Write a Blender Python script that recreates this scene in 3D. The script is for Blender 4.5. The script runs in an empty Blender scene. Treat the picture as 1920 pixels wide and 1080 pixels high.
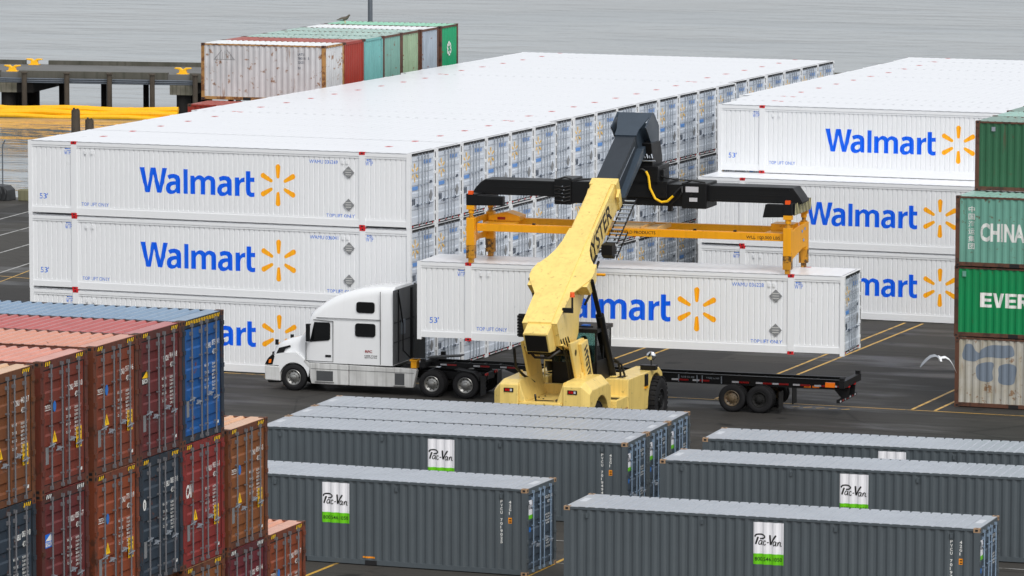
import bpy, bmesh, math, random
from mathutils import Vector, Matrix
random.seed(7)
R = math.radians
scene = bpy.context.scene
COL = scene.collection

# ------------------------------------------------------------------ camera
cam = bpy.data.cameras.new('camera')
cam.sensor_width = 36.0
cam.lens = 9090.0 / 1920 * 36
cam.clip_start = 1.0
cam.clip_end = 6000
camo = bpy.data.objects.new('camera', cam)
COL.objects.link(camo)
camo.location = (86.537, -168.494, 24.89)
camo.rotation_euler = (R(90 - 6.6525), R(0), R(21.4605))
camo.rotation_mode = 'XYZ'
camo.matrix_world = Matrix.Translation(camo.location) @ Matrix.Rotation(R(21.4605), 4, 'Z') @ Matrix.Rotation(R(90 - 6.6525), 4, 'X') @ Matrix.Rotation(R(0.0873), 4, 'Z')
scene.camera = camo

# ------------------------------------------------------------------ light (overcast day)
SUN_EL, SUN_AZ = 48.0, (0.66, -0.75)          # direction towards the bright part of the cloud, behind the camera
world = bpy.data.worlds.new('World')
scene.world = world
world.use_nodes = True
wn = world.node_tree
wn.nodes.clear()
sky = wn.nodes.new('ShaderNodeTexSky')
sky.sky_type = 'NISHITA'
sky.sun_disc = False
sky.sun_elevation = R(SUN_EL)
sky.sun_rotation = math.atan2(SUN_AZ[0], SUN_AZ[1])
sky.air_density = 1.0
sky.dust_density = 4.0
sky.ozone_density = 1.0
hs = wn.nodes.new('ShaderNodeHueSaturation')
hs.inputs['Saturation'].default_value = 0.28
bg = wn.nodes.new('ShaderNodeBackground')
bg.inputs['Strength'].default_value = 0.09
wo = wn.nodes.new('ShaderNodeOutputWorld')
wn.links.new(sky.outputs[0], hs.inputs['Color'])
wn.links.new(hs.outputs[0], bg.inputs[0])
# the cloud layer: even pale light from every side, on top of the sky
cloud = wn.nodes.new('ShaderNodeBackground')
cloud.inputs['Color'].default_value = (0.93, 0.96, 1.0, 1)
cloud.inputs['Strength'].default_value = 0.42
addn = wn.nodes.new('ShaderNodeAddShader')
wn.links.new(bg.outputs[0], addn.inputs[0])
wn.links.new(cloud.outputs[0], addn.inputs[1])
wn.links.new(addn.outputs[0], wo.inputs[0])
sun = bpy.data.lights.new('sun', 'SUN')
sun.energy = 1.45
sun.angle = R(28)
sun.color = (1.0, 0.975, 0.94)
suno = bpy.data.objects.new('sun', sun)
COL.objects.link(suno)
d = Vector((SUN_AZ[0], SUN_AZ[1], 0)).normalized() * math.cos(R(SUN_EL)) + Vector((0, 0, math.sin(R(SUN_EL))))
suno.rotation_euler = d.to_track_quat('Z', 'Y').to_euler()
suno.location = (0, -60, 80)
scene.view_settings.view_transform = 'Standard'
scene.view_settings.look = 'None'
scene.view_settings.exposure = 0.0
scene.view_settings.gamma = 1.0
scene.view_settings.use_curve_mapping = False
scene.cycles.max_bounces = 8
scene.cycles.transparent_max_bounces = 12

# ------------------------------------------------------------------ materials
def lin(r, g, b):
    f = lambda c: (c / 255 / 12.92) if c / 255 <= 0.04045 else ((c / 255 + 0.055) / 1.055) ** 2.4
    return (f(r), f(g), f(b), 1.0)

def newmat(name):
    m = bpy.data.materials.new(name)
    m.use_nodes = True
    nt = m.node_tree
    return m, nt, nt.nodes['Principled BSDF']

def N(nt, t, **kw):
    n = nt.nodes.new(t)
    for k, v in kw.items():
        if k in n.inputs:
            n.inputs[k].default_value = v
        else:
            setattr(n, k, v)
    return n

def coords(nt, scale=(1, 1, 1), objrand=True):
    tc = nt.nodes.new('ShaderNodeTexCoord')
    mp = nt.nodes.new('ShaderNodeMapping')
    mp.inputs['Scale'].default_value = scale
    nt.links.new(tc.outputs['Object'], mp.inputs['Vector'])
    if objrand:
        oi = nt.nodes.new('ShaderNodeObjectInfo')
        mu = N(nt, 'ShaderNodeMath', operation='MULTIPLY')
        mu.inputs[1].default_value = 60
        nt.links.new(oi.outputs['Random'], mu.inputs[0])
        nt.links.new(mu.outputs[0], mp.inputs['Location'])
    return mp.outputs[0]

def ramp(nt, src, a, b, c0=(0, 0, 0, 1), c1=(1, 1, 1, 1)):
    r = nt.nodes.new('ShaderNodeValToRGB')
    r.color_ramp.elements[0].position = a
    r.color_ramp.elements[1].position = b
    r.color_ramp.elements[0].color = c0
    r.color_ramp.elements[1].color = c1
    nt.links.new(src, r.inputs[0])
    return r.outputs[0]

def mix(nt, fac, a, b, mode='MIX'):
    m = nt.nodes.new('ShaderNodeMix')
    m.data_type = 'RGBA'
    m.blend_type = mode
    if isinstance(fac, (int, float)):
        m.inputs[0].default_value = fac
    else:
        nt.links.new(fac, m.inputs[0])
    for i, v in ((6, a), (7, b)):
        if isinstance(v, tuple):
            m.inputs[i].default_value = v
        else:
            nt.links.new(v, m.inputs[i])
    return m.outputs[2]

RUST = lin(112, 58, 30)

def paint(name, col, rough=0.45, rust=0.0, dirt=0.15, rustcol=RUST, dirtcol=None, metal=0.0, scale=1.0, spec=0.5, rrough=0.12, coat=0.0, spot=None, grease=0.0):
    """painted steel: slight tone variation, vertical dirt streaks, rust patches"""
    m, nt, p = newmat(name)
    co = coords(nt, (1.3 * scale, 1.3 * scale, 1.3 * scale))
    n1 = N(nt, 'ShaderNodeTexNoise', Scale=1.0, Detail=5.0)
    nt.links.new(co, n1.inputs['Vector'])
    dk = dirtcol or tuple(c * 0.62 for c in col[:3]) + (1,)
    f = ramp(nt, n1.outputs[0], 0.42, 0.72, (0, 0, 0, 1), (dirt, dirt, dirt, 1))
    c = mix(nt, f, col, dk)
    cs = coords(nt, (7 * scale, 7 * scale, 0.35 * scale))
    n2 = N(nt, 'ShaderNodeTexNoise', Scale=1.0, Detail=4.0)
    nt.links.new(cs, n2.inputs['Vector'])
    f2 = ramp(nt, n2.outputs[0], 0.5, 0.72, (0, 0, 0, 1), (dirt * 1.3, dirt * 1.3, dirt * 1.3, 1))
    c = mix(nt, f2, c, dk)
    if rust > 0:
        n3 = N(nt, 'ShaderNodeTexNoise', Scale=2.1, Detail=8.0, Roughness=0.7)
        nt.links.new(co, n3.inputs['Vector'])
        f3 = ramp(nt, n3.outputs[0], 0.66 - 0.16 * rust, 0.70 - 0.14 * rust, (0, 0, 0, 1), (0.9, 0.9, 0.9, 1))
        c = mix(nt, f3, c, rustcol)
        n4 = N(nt, 'ShaderNodeTexNoise', Scale=1.0, Detail=6.0, Roughness=0.6)
        nt.links.new(coords(nt, (5 * scale, 5 * scale, 0.6 * scale)), n4.inputs['Vector'])
        f4 = ramp(nt, n4.outputs[0], 0.68 - 0.12 * rust, 0.76 - 0.10 * rust, (0, 0, 0, 1), (0.7, 0.7, 0.7, 1))
        c = mix(nt, f4, c, rustcol)
    if spot:                               # painted-over patch colour
        n5 = N(nt, 'ShaderNodeTexNoise', Scale=0.5, Detail=1.0)
        nt.links.new(co, n5.inputs['Vector'])
        c = mix(nt, ramp(nt, n5.outputs[0], 0.55, 0.58), c, spot)
    if grease:
        n6 = N(nt, 'ShaderNodeTexNoise', Scale=3.2, Detail=6.0, Roughness=0.62)
        nt.links.new(co, n6.inputs['Vector'])
        c = mix(nt, ramp(nt, n6.outputs[0], 0.62, 0.76, (0, 0, 0, 1), (grease, grease, grease, 1)), c, lin(84, 72, 34))
    nt.links.new(c, p.inputs['Base Color'])
    rr = nt.nodes.new('ShaderNodeMapRange')
    rr.inputs['To Min'].default_value = max(0.03, rough - rrough)
    rr.inputs['To Max'].default_value = rough + rrough
    nt.links.new(n1.outputs[0], rr.inputs['Value'])
    nt.links.new(rr.outputs[0], p.inputs['Roughness'])
    p.inputs['Metallic'].default_value = metal
    p.inputs['Specular IOR Level'].default_value = spec
    p.inputs['Coat Weight'].default_value = coat
    return m

M = {}
def mat(key, *a, **k):
    if key not in M:
        M[key] = paint(key, *a, **k)
    return M[key]

# whites of the 53-foot boxes
mat('white paint', lin(232, 234, 236), 0.32, 0, 0.035)
mat('white roof paint', lin(232, 234, 238), 0.3, 0, 0.02, rrough=0.06, scale=0.35)
mat('white door paint', lin(208, 216, 226), 0.25, 0, 0.14)  # cool shade of the right-facing door ends put into the white
mat('grey sealant', lin(150, 152, 155), 0.5)
mat('galvanised steel', lin(158, 166, 176), 0.35, 0, 0.15, metal=0.3)
mat('dark galvanised steel', lin(120, 120, 124), 0.4, 0.05, 0.2, metal=0.3)
mat('black rubber', lin(22, 22, 24), 0.6)
mat('red paint', lin(205, 28, 34), 0.4, 0, 0.15)
mat('logo blue', lin(0, 98, 235), 0.35, 0, 0.03)
mat('marking blue', lin(10, 108, 215), 0.4, 0, 0.03)
mat('logo yellow', lin(255, 178, 26), 0.35, 0, 0.03)
mat('door emblem yellow', lin(246, 196, 84), 0.4, 0, 0.05)
mat('placard grey', lin(140, 142, 144), 0.4, 0, 0.2, metal=0.2)
mat('door blue faded', lin(95, 150, 220), 0.4, 0, 0.1)
mat('door marking dark', lin(75, 85, 100), 0.5, 0, 0.1)
# grey rental boxes
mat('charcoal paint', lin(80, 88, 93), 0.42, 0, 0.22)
mat('charcoal roof in sky sheen', lin(162, 168, 176), 0.36, 0.0, 0.2, rrough=0.08)  # sky sheen on the wet roofs put into a lighter base colour
mat('charcoal door in shade', lin(62, 74, 86), 0.4, 0, 0.2)  # darker, bluer charcoal: shade on the door ends put into the colour
mat('bare casting', lin(165, 135, 105), 0.6, 0.3, 0.3)
mat('sign white', lin(238, 238, 242), 0.4, 0, 0.05)
mat('sign green', lin(105, 200, 15), 0.4, 0, 0.05)
mat('black paint', lin(16, 16, 18), 0.45, 0, 0.1)
mat('white lettering', lin(232, 232, 228), 0.5, 0, 0.12)
mat('roof sticker', lin(196, 200, 206), 0.5, 0, 0.3)
mat('worn white lettering', lin(220, 222, 218), 0.5, 0.35, 0.3, rustcol=lin(96, 140, 128))
mat('orange label', lin(240, 150, 20), 0.5, 0, 0.1)
mat('yellow label', lin(252, 200, 20), 0.45, 0, 0.06)
mat('zinc rod', lin(150, 172, 195), 0.35, 0, 0.15, metal=0.35)
mat('blue label', lin(40, 110, 190), 0.5)
# machine
mat('machine yellow', lin(242, 212, 124), 0.36, 0.0, 0.16, dirtcol=lin(150, 124, 62), coat=0.1, grease=0.8)
mat('machine black', lin(17, 18, 20), 0.45, 0.0, 0.3, spec=0.3)
mat('boom slate', lin(40, 47, 55), 0.4, 0.0, 0.3)
mat('machine slate', lin(54, 66, 78), 0.4, 0.0, 0.25)
mat('frame yellow', lin(240, 165, 12), 0.38, 0.12, 0.18, rustcol=lin(70, 48, 25))
mat('worn yellow leg', lin(200, 140, 30), 0.5, 0.9, 0.4, rustcol=lin(52, 40, 28))
mat('hose black', lin(14, 14, 15), 0.5)
mat('chrome', lin(215, 218, 222), 0.12, 0, 0.05, metal=1.0)
mat('beacon orange', lin(240, 90, 30), 0.2)
mat('tail red', lin(190, 22, 22), 0.2)
mat('stripe pale', lin(235, 225, 170), 0.4, 0, 0.2)
mat('plywood', lin(222, 178, 110), 0.6, 0, 0.2)
mat('tyre rubber', lin(30, 30, 32), 0.8, 0, 0.4, spec=0.25)
mat('wheel aluminium', lin(150, 150, 148), 0.3, 0.0, 0.4, metal=0.7)
mat('wheel bronze', lin(96, 82, 62), 0.5, 0.4, 0.4)
mat('wheel hole', lin(12, 12, 12), 0.8)
# truck
mat('truck white', lin(232, 234, 236), 0.18, 0, 0.06, coat=0.6)
mat('truck white dirty', lin(208, 209, 208), 0.35, 0, 0.35, dirtcol=lin(110, 108, 104))
mat('truck grey plastic', lin(74, 76, 78), 0.5, 0, 0.3)
mat('dark glass', lin(14, 16, 18), 0.05, 0, 0.0, spec=0.8)
mat('chassis black', lin(20, 20, 22), 0.5, 0.05, 0.3, rustcol=lin(60, 40, 30), spec=0.3)
mat('reflector red', lin(150, 25, 28), 0.3)
mat('reflector white', lin(200, 200, 205), 0.3)
mat('amber lamp', lin(240, 120, 20), 0.3)
# pier
mat('old concrete', lin(88, 86, 78), 0.85, 0.0, 0.5, dirtcol=lin(50, 52, 40), scale=0.5)
mat('pale concrete', lin(140, 136, 122), 0.85, 0.0, 0.6, dirtcol=lin(80, 80, 62))
mat('pier deck', lin(104, 104, 102), 0.7, 0.0, 0.3, scale=0.3)
mat('timber', lin(74, 66, 56), 0.85, 0.2, 0.6, rustcol=lin(34, 30, 26))
mat('dark timber', lin(26, 24, 22), 0.85, 0.0, 0.4)
mat('bollard yellow', lin(250, 190, 25), 0.45, 0.05, 0.15)
mat('boom yellow', lin(250, 185, 5), 0.45, 0.0, 0.12, dirtcol=lin(150, 95, 5))
mat('guard rail steel', lin(105, 112, 120), 0.4, 0.05, 0.3, metal=0.3)
mat('lichen concrete', lin(120, 118, 92), 0.9, 0.3, 0.6, rustcol=lin(80, 84, 38))
mat('tarpaulin', lin(52, 54, 56), 0.5, 0, 0.4)
mat('gull white', lin(228, 230, 232), 0.7, 0, 0.15)
mat('gull grey', lin(150, 155, 162), 0.7, 0, 0.2)
mat('gull brown', lin(92, 84, 74), 0.8, 0, 0.4)
mat('beak yellow', lin(220, 160, 50), 0.5)
mat('jacket dark', lin(30, 34, 36), 0.8)
mat('cap green', lin(40, 62, 50), 0.8)
mat('skin', lin(190, 140, 115), 0.6)
mat('denim', lin(40, 48, 64), 0.8)

def glass_mat():
    m, nt, p = newmat('cab glass')
    nt.nodes.remove(p)
    out = nt.nodes['Material Output']
    tr = N(nt, 'ShaderNodeBsdfTransparent')
    tr.inputs[0].default_value = (0.58, 0.72, 0.70, 1)
    gl = N(nt, 'ShaderNodeBsdfGlossy')
    gl.inputs['Roughness'].default_value = 0.03
    fr = N(nt, 'ShaderNodeFresnel')
    fr.inputs[0].default_value = 1.5
    ms = nt.nodes.new('ShaderNodeMixShader')
    nt.links.new(fr.outputs[0], ms.inputs[0])
    nt.links.new(tr.outputs[0], ms.inputs[1])
    nt.links.new(gl.outputs[0], ms.inputs[2])
    nt.links.new(ms.outputs[0], out.inputs[0])
    M['cab glass'] = m
glass_mat()

def asphalt_mat():
    m, nt, p = newmat('wet asphalt')
    co = coords(nt, (1, 1, 1), False)
    n1 = N(nt, 'ShaderNodeTexNoise', Scale=0.09, Detail=6.0, Roughness=0.6)
    n2 = N(nt, 'ShaderNodeTexNoise', Scale=1.4, Detail=6.0, Roughness=0.65)
    n3 = N(nt, 'ShaderNodeTexNoise', Scale=40.0, Detail=2.0)
    mp = nt.nodes.new('ShaderNodeMapping'); mp.inputs['Scale'].default_value = (0.3, 1.0, 1.0)
    nt.links.new(co, mp.inputs[0])
    n4 = N(nt, 'ShaderNodeTexNoise', Scale=0.35, Detail=5.0, Roughness=0.55)
    nt.links.new(mp.outputs[0], n4.inputs['Vector'])
    for n in (n1, n2, n3):
        nt.links.new(co, n.inputs['Vector'])
    c = mix(nt, ramp(nt, n1.outputs[0], 0.35, 0.65), lin(40, 39, 38), lin(56, 54, 52))
    c = mix(nt, ramp(nt, n2.outputs[0], 0.35, 0.75, (0, 0, 0, 1), (0.5, 0.5, 0.5, 1)), c, lin(38, 37, 36))
    c = mix(nt, ramp(nt, n3.outputs[0], 0.3, 0.8, (0, 0, 0, 1), (0.35, 0.35, 0.35, 1)), c, lin(84, 82, 78))
    # sealed cracks, large resurfaced patches, oil stains, tyre scuffs
    vo = N(nt, 'ShaderNodeTexVoronoi', feature='DISTANCE_TO_EDGE', Scale=0.11)
    nt.links.new(co, vo.inputs['Vector'])
    c = mix(nt, ramp(nt, vo.outputs[0], 0.0, 0.006, (0.7, 0.7, 0.7, 1), (0, 0, 0, 1)), c, lin(26, 26, 26))
    v2 = N(nt, 'ShaderNodeTexVoronoi', feature='F1', distance='CHEBYCHEV', Scale=0.055)
    nt.links.new(co, v2.inputs['Vector'])
    sep = nt.nodes.new('ShaderNodeSeparateColor'); nt.links.new(v2.outputs['Color'], sep.inputs[0])
    c = mix(nt, ramp(nt, sep.outputs[0], 0.45, 0.55, (0, 0, 0, 1), (0.35, 0.35, 0.35, 1)), c, lin(82, 79, 73))
    n7 = N(nt, 'ShaderNodeTexNoise', Scale=0.7, Detail=3.0, Roughness=0.5)
    nt.links.new(co, n7.inputs['Vector'])
    c = mix(nt, ramp(nt, n7.outputs[0], 0.66, 0.72, (0, 0, 0, 1), (0.7, 0.7, 0.7, 1)), c, lin(24, 23, 22))
    mt2 = nt.nodes.new('ShaderNodeMapping'); mt2.inputs['Scale'].default_value = (0.10, 3.0, 1.0); mt2.inputs['Rotation'].default_value = (0, 0, R(3))
    nt.links.new(co, mt2.inputs[0])
    n8 = N(nt, 'ShaderNodeTexNoise', Scale=1.0, Detail=3.0)
    nt.links.new(mt2.outputs[0], n8.inputs['Vector'])
    c = mix(nt, ramp(nt, n8.outputs[0], 0.56, 0.68, (0, 0, 0, 1), (0.5, 0.5, 0.5, 1)), c, lin(30, 29, 28))
    nt.links.new(c, p.inputs['Base Color'])
    wet = ramp(nt, n4.outputs[0], 0.52, 0.64)          # damp film: glossier patches
    r = nt.nodes.new('ShaderNodeMapRange')
    r.inputs['To Min'].default_value = 0.75
    r.inputs['To Max'].default_value = 0.42
    p.inputs['Specular IOR Level'].default_value = 0.24
    nt.links.new(wet, r.inputs['Value'])
    nt.links.new(r.outputs[0], p.inputs['Roughness'])
    b = N(nt, 'ShaderNodeBump', Strength=0.25, Distance=0.02)
    nt.links.new(n3.outputs[0], b.inputs['Height'])
    nt.links.new(b.outputs[0], p.inputs['Normal'])
    M['asphalt'] = m
asphalt_mat()

def worn_line(key, col):
    m, nt, p = newmat(key)
    co = coords(nt, (1, 1, 1), False)
    n = N(nt, 'ShaderNodeTexNoise', Scale=2.2, Detail=8.0, Roughness=0.7)
    nt.links.new(co, n.inputs['Vector'])
    c = mix(nt, ramp(nt, n.outputs[0], 0.5, 0.66), col, lin(84, 80, 68))
    nt.links.new(c, p.inputs['Base Color'])
    p.inputs['Roughness'].default_value = 0.5
    M[key] = m
worn_line('yellow line paint', lin(205, 160, 62))
worn_line('white line paint', lin(168, 168, 165))

def water_mat():
    m, nt, p = newmat('sea water')
    co = coords(nt, (1, 1, 1), False)
    p.inputs['Base Color'].default_value = lin(122, 130, 134)
    p.inputs['Roughness'].default_value = 0.07
    p.inputs['IOR'].default_value = 1.33
    mp = nt.nodes.new('ShaderNodeMapping')
    mp.inputs['Rotation'].default_value = (0, 0, R(-21))
    mp.inputs['Scale'].default_value = (0.42, 1.0, 1.0)
    nt.links.new(co, mp.inputs[0])
    n1 = N(nt, 'ShaderNodeTexNoise', Scale=0.33, Detail=4.0, Roughness=0.5)
    n2 = N(nt, 'ShaderNodeTexNoise', Scale=0.05, Detail=3.0)
    nt.links.new(mp.outputs[0], n1.inputs['Vector'])
    nt.links.new(mp.outputs[0], n2.inputs['Vector'])
    wr = nt.nodes.new('ShaderNodeMapRange')          # wind patches: smoother and rougher water
    wr.inputs['To Min'].default_value = 0.04; wr.inputs['To Max'].default_value = 0.16
    wr.inputs['From Min'].default_value = 0.4; wr.inputs['From Max'].default_value = 0.6
    nt.links.new(n2.outputs[0], wr.inputs['Value']); nt.links.new(wr.outputs[0], p.inputs['Roughness'])
    ad = N(nt, 'ShaderNodeMath', operation='MULTIPLY_ADD')
    ad.inputs[1].default_value = 3.0
    nt.links.new(n2.outputs[0], ad.inputs[0])
    nt.links.new(n1.outputs[0], ad.inputs[2])
    b = N(nt, 'ShaderNodeBump', Strength=0.8, Distance=0.2)
    nt.links.new(ad.outputs[0], b.inputs['Height'])
    nt.links.new(b.outputs[0], p.inputs['Normal'])
    M['water'] = m
water_mat()


# ------------------------------------------------------------------ mesh helpers
class MB:
    def __init__(s, org=(0, 0, 0)):
        s.v = []; s.f = []; s.m = []; s.o = org
    def add(s, vs, fs, mi=0):
        n = len(s.v)
        ox, oy, oz = s.o
        s.v += [(x - ox, y - oy, z - oz) for x, y, z in vs]
        s.f += [tuple(i + n for i in f) for f in fs]
        s.m += [mi] * len(fs)
        return s
    def box(s, x0, x1, y0, y1, z0, z1, mi=0):
        return s.add([(x0, y0, z0), (x1, y0, z0), (x1, y1, z0), (x0, y1, z0), (x0, y0, z1), (x1, y0, z1), (x1, y1, z1), (x0, y1, z1)],
                     [(0, 3, 2, 1), (4, 5, 6, 7), (0, 1, 5, 4), (1, 2, 6, 5), (2, 3, 7, 6), (3, 0, 4, 7)], mi)
    def prism(s, poly, axis, a, b, mi=0):
        n = len(poly)
        if axis == 'x': g = lambda p, t: (t, p[0], p[1])
        elif axis == 'y': g = lambda p, t: (p[0], t, p[1])
        else: g = lambda p, t: (p[0], p[1], t)
        vs = [g(p, a) for p in poly] + [g(p, b) for p in poly]
        fs = [tuple(range(n)), tuple(range(2 * n - 1, n - 1, -1))]
        fs += [(i, (i + 1) % n, n + (i + 1) % n, n + i) for i in range(n)]
        return s.add(vs, fs, mi)
    def beam(s, p0, p1, w, h, mi=0, up=(0, 0, 1)):
        p0, p1 = Vector(p0), Vector(p1)
        d = (p1 - p0).normalized(); u = Vector(up)
        r = d.cross(u).normalized(); u = r.cross(d)
        vs = []
        for p in (p0, p1):
            for a, b in ((-1, -1), (1, -1), (1, 1), (-1, 1)):
                vs.append(tuple(p + r * a * w / 2 + u * b * h / 2))
        return s.add(vs, [(0, 1, 2, 3), (7, 6, 5, 4), (0, 4, 5, 1), (1, 5, 6, 2), (2, 6, 7, 3), (3, 7, 4, 0)], mi)
    def cyl(s, p0, p1, r, n=12, r2=None, mi=0, caps=True):
        p0, p1 = Vector(p0), Vector(p1)
        r2 = r if r2 is None else r2
        d = (p1 - p0).normalized()
        a = Vector((0, 0, 1)) if abs(d.z) < 0.9 else Vector((1, 0, 0))
        u = d.cross(a).normalized(); w = d.cross(u)
        vs = []
        for p, rr in ((p0, r), (p1, r2)):
            for i in range(n):
                t = 2 * math.pi * i / n
                vs.append(tuple(p + (u * math.cos(t) + w * math.sin(t)) * rr))
        fs = [(i, (i + 1) % n, n + (i + 1) % n, n + i) for i in range(n)]
        if caps:
            fs += [tuple(range(n - 1, -1, -1)), tuple(range(n, 2 * n))]
        return s.add(vs, fs, mi)
    def tube(s, pts, r, n=8, mi=0):
        pts = [Vector(p) for p in pts]
        vs = []; fs = []
        prev = None
        for k, p in enumerate(pts):
            t = (pts[min(k + 1, len(pts) - 1)] - pts[max(k - 1, 0)]).normalized()
            if prev is None:
                a = Vector((0, 0, 1)) if abs(t.z) < 0.9 else Vector((1, 0, 0))
                u = t.cross(a).normalized()
            else:
                u = (prev - t * prev.dot(t)).normalized()
            prev = u
            w = t.cross(u)
            for i in range(n):
                g = 2 * math.pi * i / n
                vs.append(tuple(p + (u * math.cos(g) + w * math.sin(g)) * r))
        for k in range(len(pts) - 1):
            for i in range(n):
                a = k * n + i; b = k * n + (i + 1) % n
                fs.append((a, b, b + n, a + n))
        fs += [tuple(range(n - 1, -1, -1)), tuple(range((len(pts) - 1) * n, len(pts) * n))]
        return s.add(vs, fs, mi)
    def loft(s, rings, mi=0, cap=True):
        n = len(rings[0]); vs = [p for r in rings for p in r]; fs = []
        for k in range(len(rings) - 1):
            for i in range(n):
                a = k * n + i; b = k * n + (i + 1) % n
                fs.append((a, b, b + n, a + n))
        if cap:
            fs += [tuple(range(n - 1, -1, -1)), tuple(range((len(rings) - 1) * n, len(rings) * n))]
        return s.add(vs, fs, mi)
    def lathe(s, prof, c, axis='y', n=32, mi=0):
        """prof: list of (r, t) along the axis, closed ends not added"""
        vs = []; fs = []
        for r, t in prof:
            for i in range(n):
                g = 2 * math.pi * i / n
                a, b = r * math.cos(g), r * math.sin(g)
                if axis == 'y': vs.append((c[0] + a, c[1] + t, c[2] + b))
                elif axis == 'x': vs.append((c[0] + t, c[1] + a, c[2] + b))
                else: vs.append((c[0] + a, c[1] + b, c[2] + t))
        for k in range(len(prof) - 1):
            for i in range(n):
                a = k * n + i; b = k * n + (i + 1) % n
                fs.append((a, b, b + n, a + n))
        return s.add(vs, fs, mi)
    def mesh(s, name, mats, smooth=False):
        me = bpy.data.meshes.new(name)
        me.from_pydata(s.v, [], s.f)
        for k in mats:
            me.materials.append(M[k])
        me.polygons.foreach_set('material_index', s.m)
        bm = bmesh.new(); bm.from_mesh(me)
        bmesh.ops.recalc_face_normals(bm, faces=bm.faces)
        bm.to_mesh(me); bm.free()
        if smooth:
            me.polygons.foreach_set('use_smooth', [True] * len(me.polygons))
            try: me.set_sharp_from_angle(angle=R(35))
            except Exception: pass
        me.update()
        return me

def part(name, mb, mats, parent=None, smooth=False, bevel=0, label=None):
    if isinstance(mats, str): mats = [mats]
    me = mb.mesh(name, mats, smooth) if isinstance(mb, MB) else mb
    o = bpy.data.objects.new(name, me)
    COL.objects.link(o)
    if parent is not None: o.parent = parent
    if bevel:
        b = o.modifiers.new('bevel', 'BEVEL'); b.width = bevel; b.segments = 2; b.limit_method = 'ANGLE'; b.angle_limit = R(40)
    if label: o['label'] = label
    return o

def tag(o, label, cat, group=None):
    o['label'] = label; o['category'] = cat
    if group: o['group'] = group
    return o

def thing(name, label, cat, loc=(0, 0, 0), rz=0.0, group=None):
    o = bpy.data.objects.new(name, None)
    o.empty_display_size = 0.3
    COL.objects.link(o)
    o.location = loc; o.rotation_euler = (0, 0, R(rz))
    return tag(o, label, cat, group)

def struct(name, mb, mats, smooth=False):
    o = part(name, mb, mats, None, smooth)
    o['kind'] = 'structure'
    return o

def copy_thing(root, loc, rz, label, group=None, skip=()):
    """a copy of a thing with copies of its parts and sub-parts"""
    r = root.copy(); COL.objects.link(r)
    r.location = loc; r.rotation_euler = (0, 0, R(rz))
    r['label'] = label
    if group: r['group'] = group
    kids = {}
    for ch in KIDS[root.name]:
        if ch.name.split('.')[0] in skip: continue
        c = ch.copy(); COL.objects.link(c); c.parent = r
        for g in KIDS.get(ch.name, ()):
            if g.name.split('.')[0] in skip: continue
            e = g.copy(); COL.objects.link(e); e.parent = c
    return r
KIDS = {}
def freeze(root):
    """remember a prototype's tree so that copying it is quick"""
    KIDS[root.name] = [o for o in COL.objects if o.parent == root]
    for ch in KIDS[root.name]:
        g = [o for o in COL.objects if o.parent == ch]
        if g: KIDS[ch.name] = g
    return root

# ------------------------------------------------------------------ lettering
_tc = {}
def glyphs(body, bold=0.0, sx=1.0, spacing=1.0, shear=0.0):
    """flat outlines of a text at height 1 (cap height ~0.7): verts2d, faces, width"""
    key = (body, bold, sx, spacing, shear)
    if key in _tc: return _tc[key]
    c = bpy.data.curves.new('text', 'FONT')
    c.body = body; c.offset = bold; c.resolution_u = 3; c.space_character = spacing; c.shear = shear
    o = bpy.data.objects.new('text', c)
    COL.objects.link(o)
    dg = bpy.context.evaluated_depsgraph_get()
    me = bpy.data.meshes.new_from_object(o.evaluated_get(dg))
    vs = [(v.co.x * sx, v.co.y) for v in me.vertices]
    fs = [tuple(p.vertices) for p in me.polygons]
    bpy.data.objects.remove(o); bpy.data.curves.remove(c); bpy.data.meshes.remove(me)
    x0 = min(v[0] for v in vs) if vs else 0
    x1 = max(v[0] for v in vs) if vs else 1
    y1 = max(v[1] for v in vs) if vs else 1
    y0 = min(v[1] for v in vs) if vs else 0
    r = ([((x - x0), y) for x, y in vs], fs, x1 - x0, y0, y1)
    _tc[key] = r
    return r

def put(mb, g2, plane, u, w, off, su=1.0, sw=1.0, mi=0):
    """place 2-D geometry: plane 'front' (faces -y, u=x), 'end' (faces +x, u=y), 'top' ; off = coordinate of the plane"""
    vs, fs = g2[0], g2[1]
    if plane == 'front': P = [(u + x * su, off, w + y * sw) for x, y in vs]
    elif plane == 'end': P = [(off, u + x * su, w + y * sw) for x, y in vs]
    elif plane == 'top': P = [(u + x * su, w + y * sw, off) for x, y in vs]
    mb.add(P, fs, mi)

def text(mb, body, plane, u, w, off, height, mi=0, bold=0.01, width=None, sx=1.0, **k):
    """text with cap height 'height', left bottom at (u, w); optional fixed total width"""
    g = glyphs(body, bold, sx, **k)
    sc = height / max(0.05, g[4] - min(0, g[3]))
    su = sc if width is None else width / g[2]
    put(mb, g, plane, u, w, off, su, sc, mi)

def rect(mb, plane, u0, u1, w0, w1, off, mi=0):
    put(mb, ([(u0, w0), (u1, w0), (u1, w1), (u0, w1)], [(0, 1, 2, 3)]), plane, 0, 0, off, 1, 1, mi)

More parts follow.
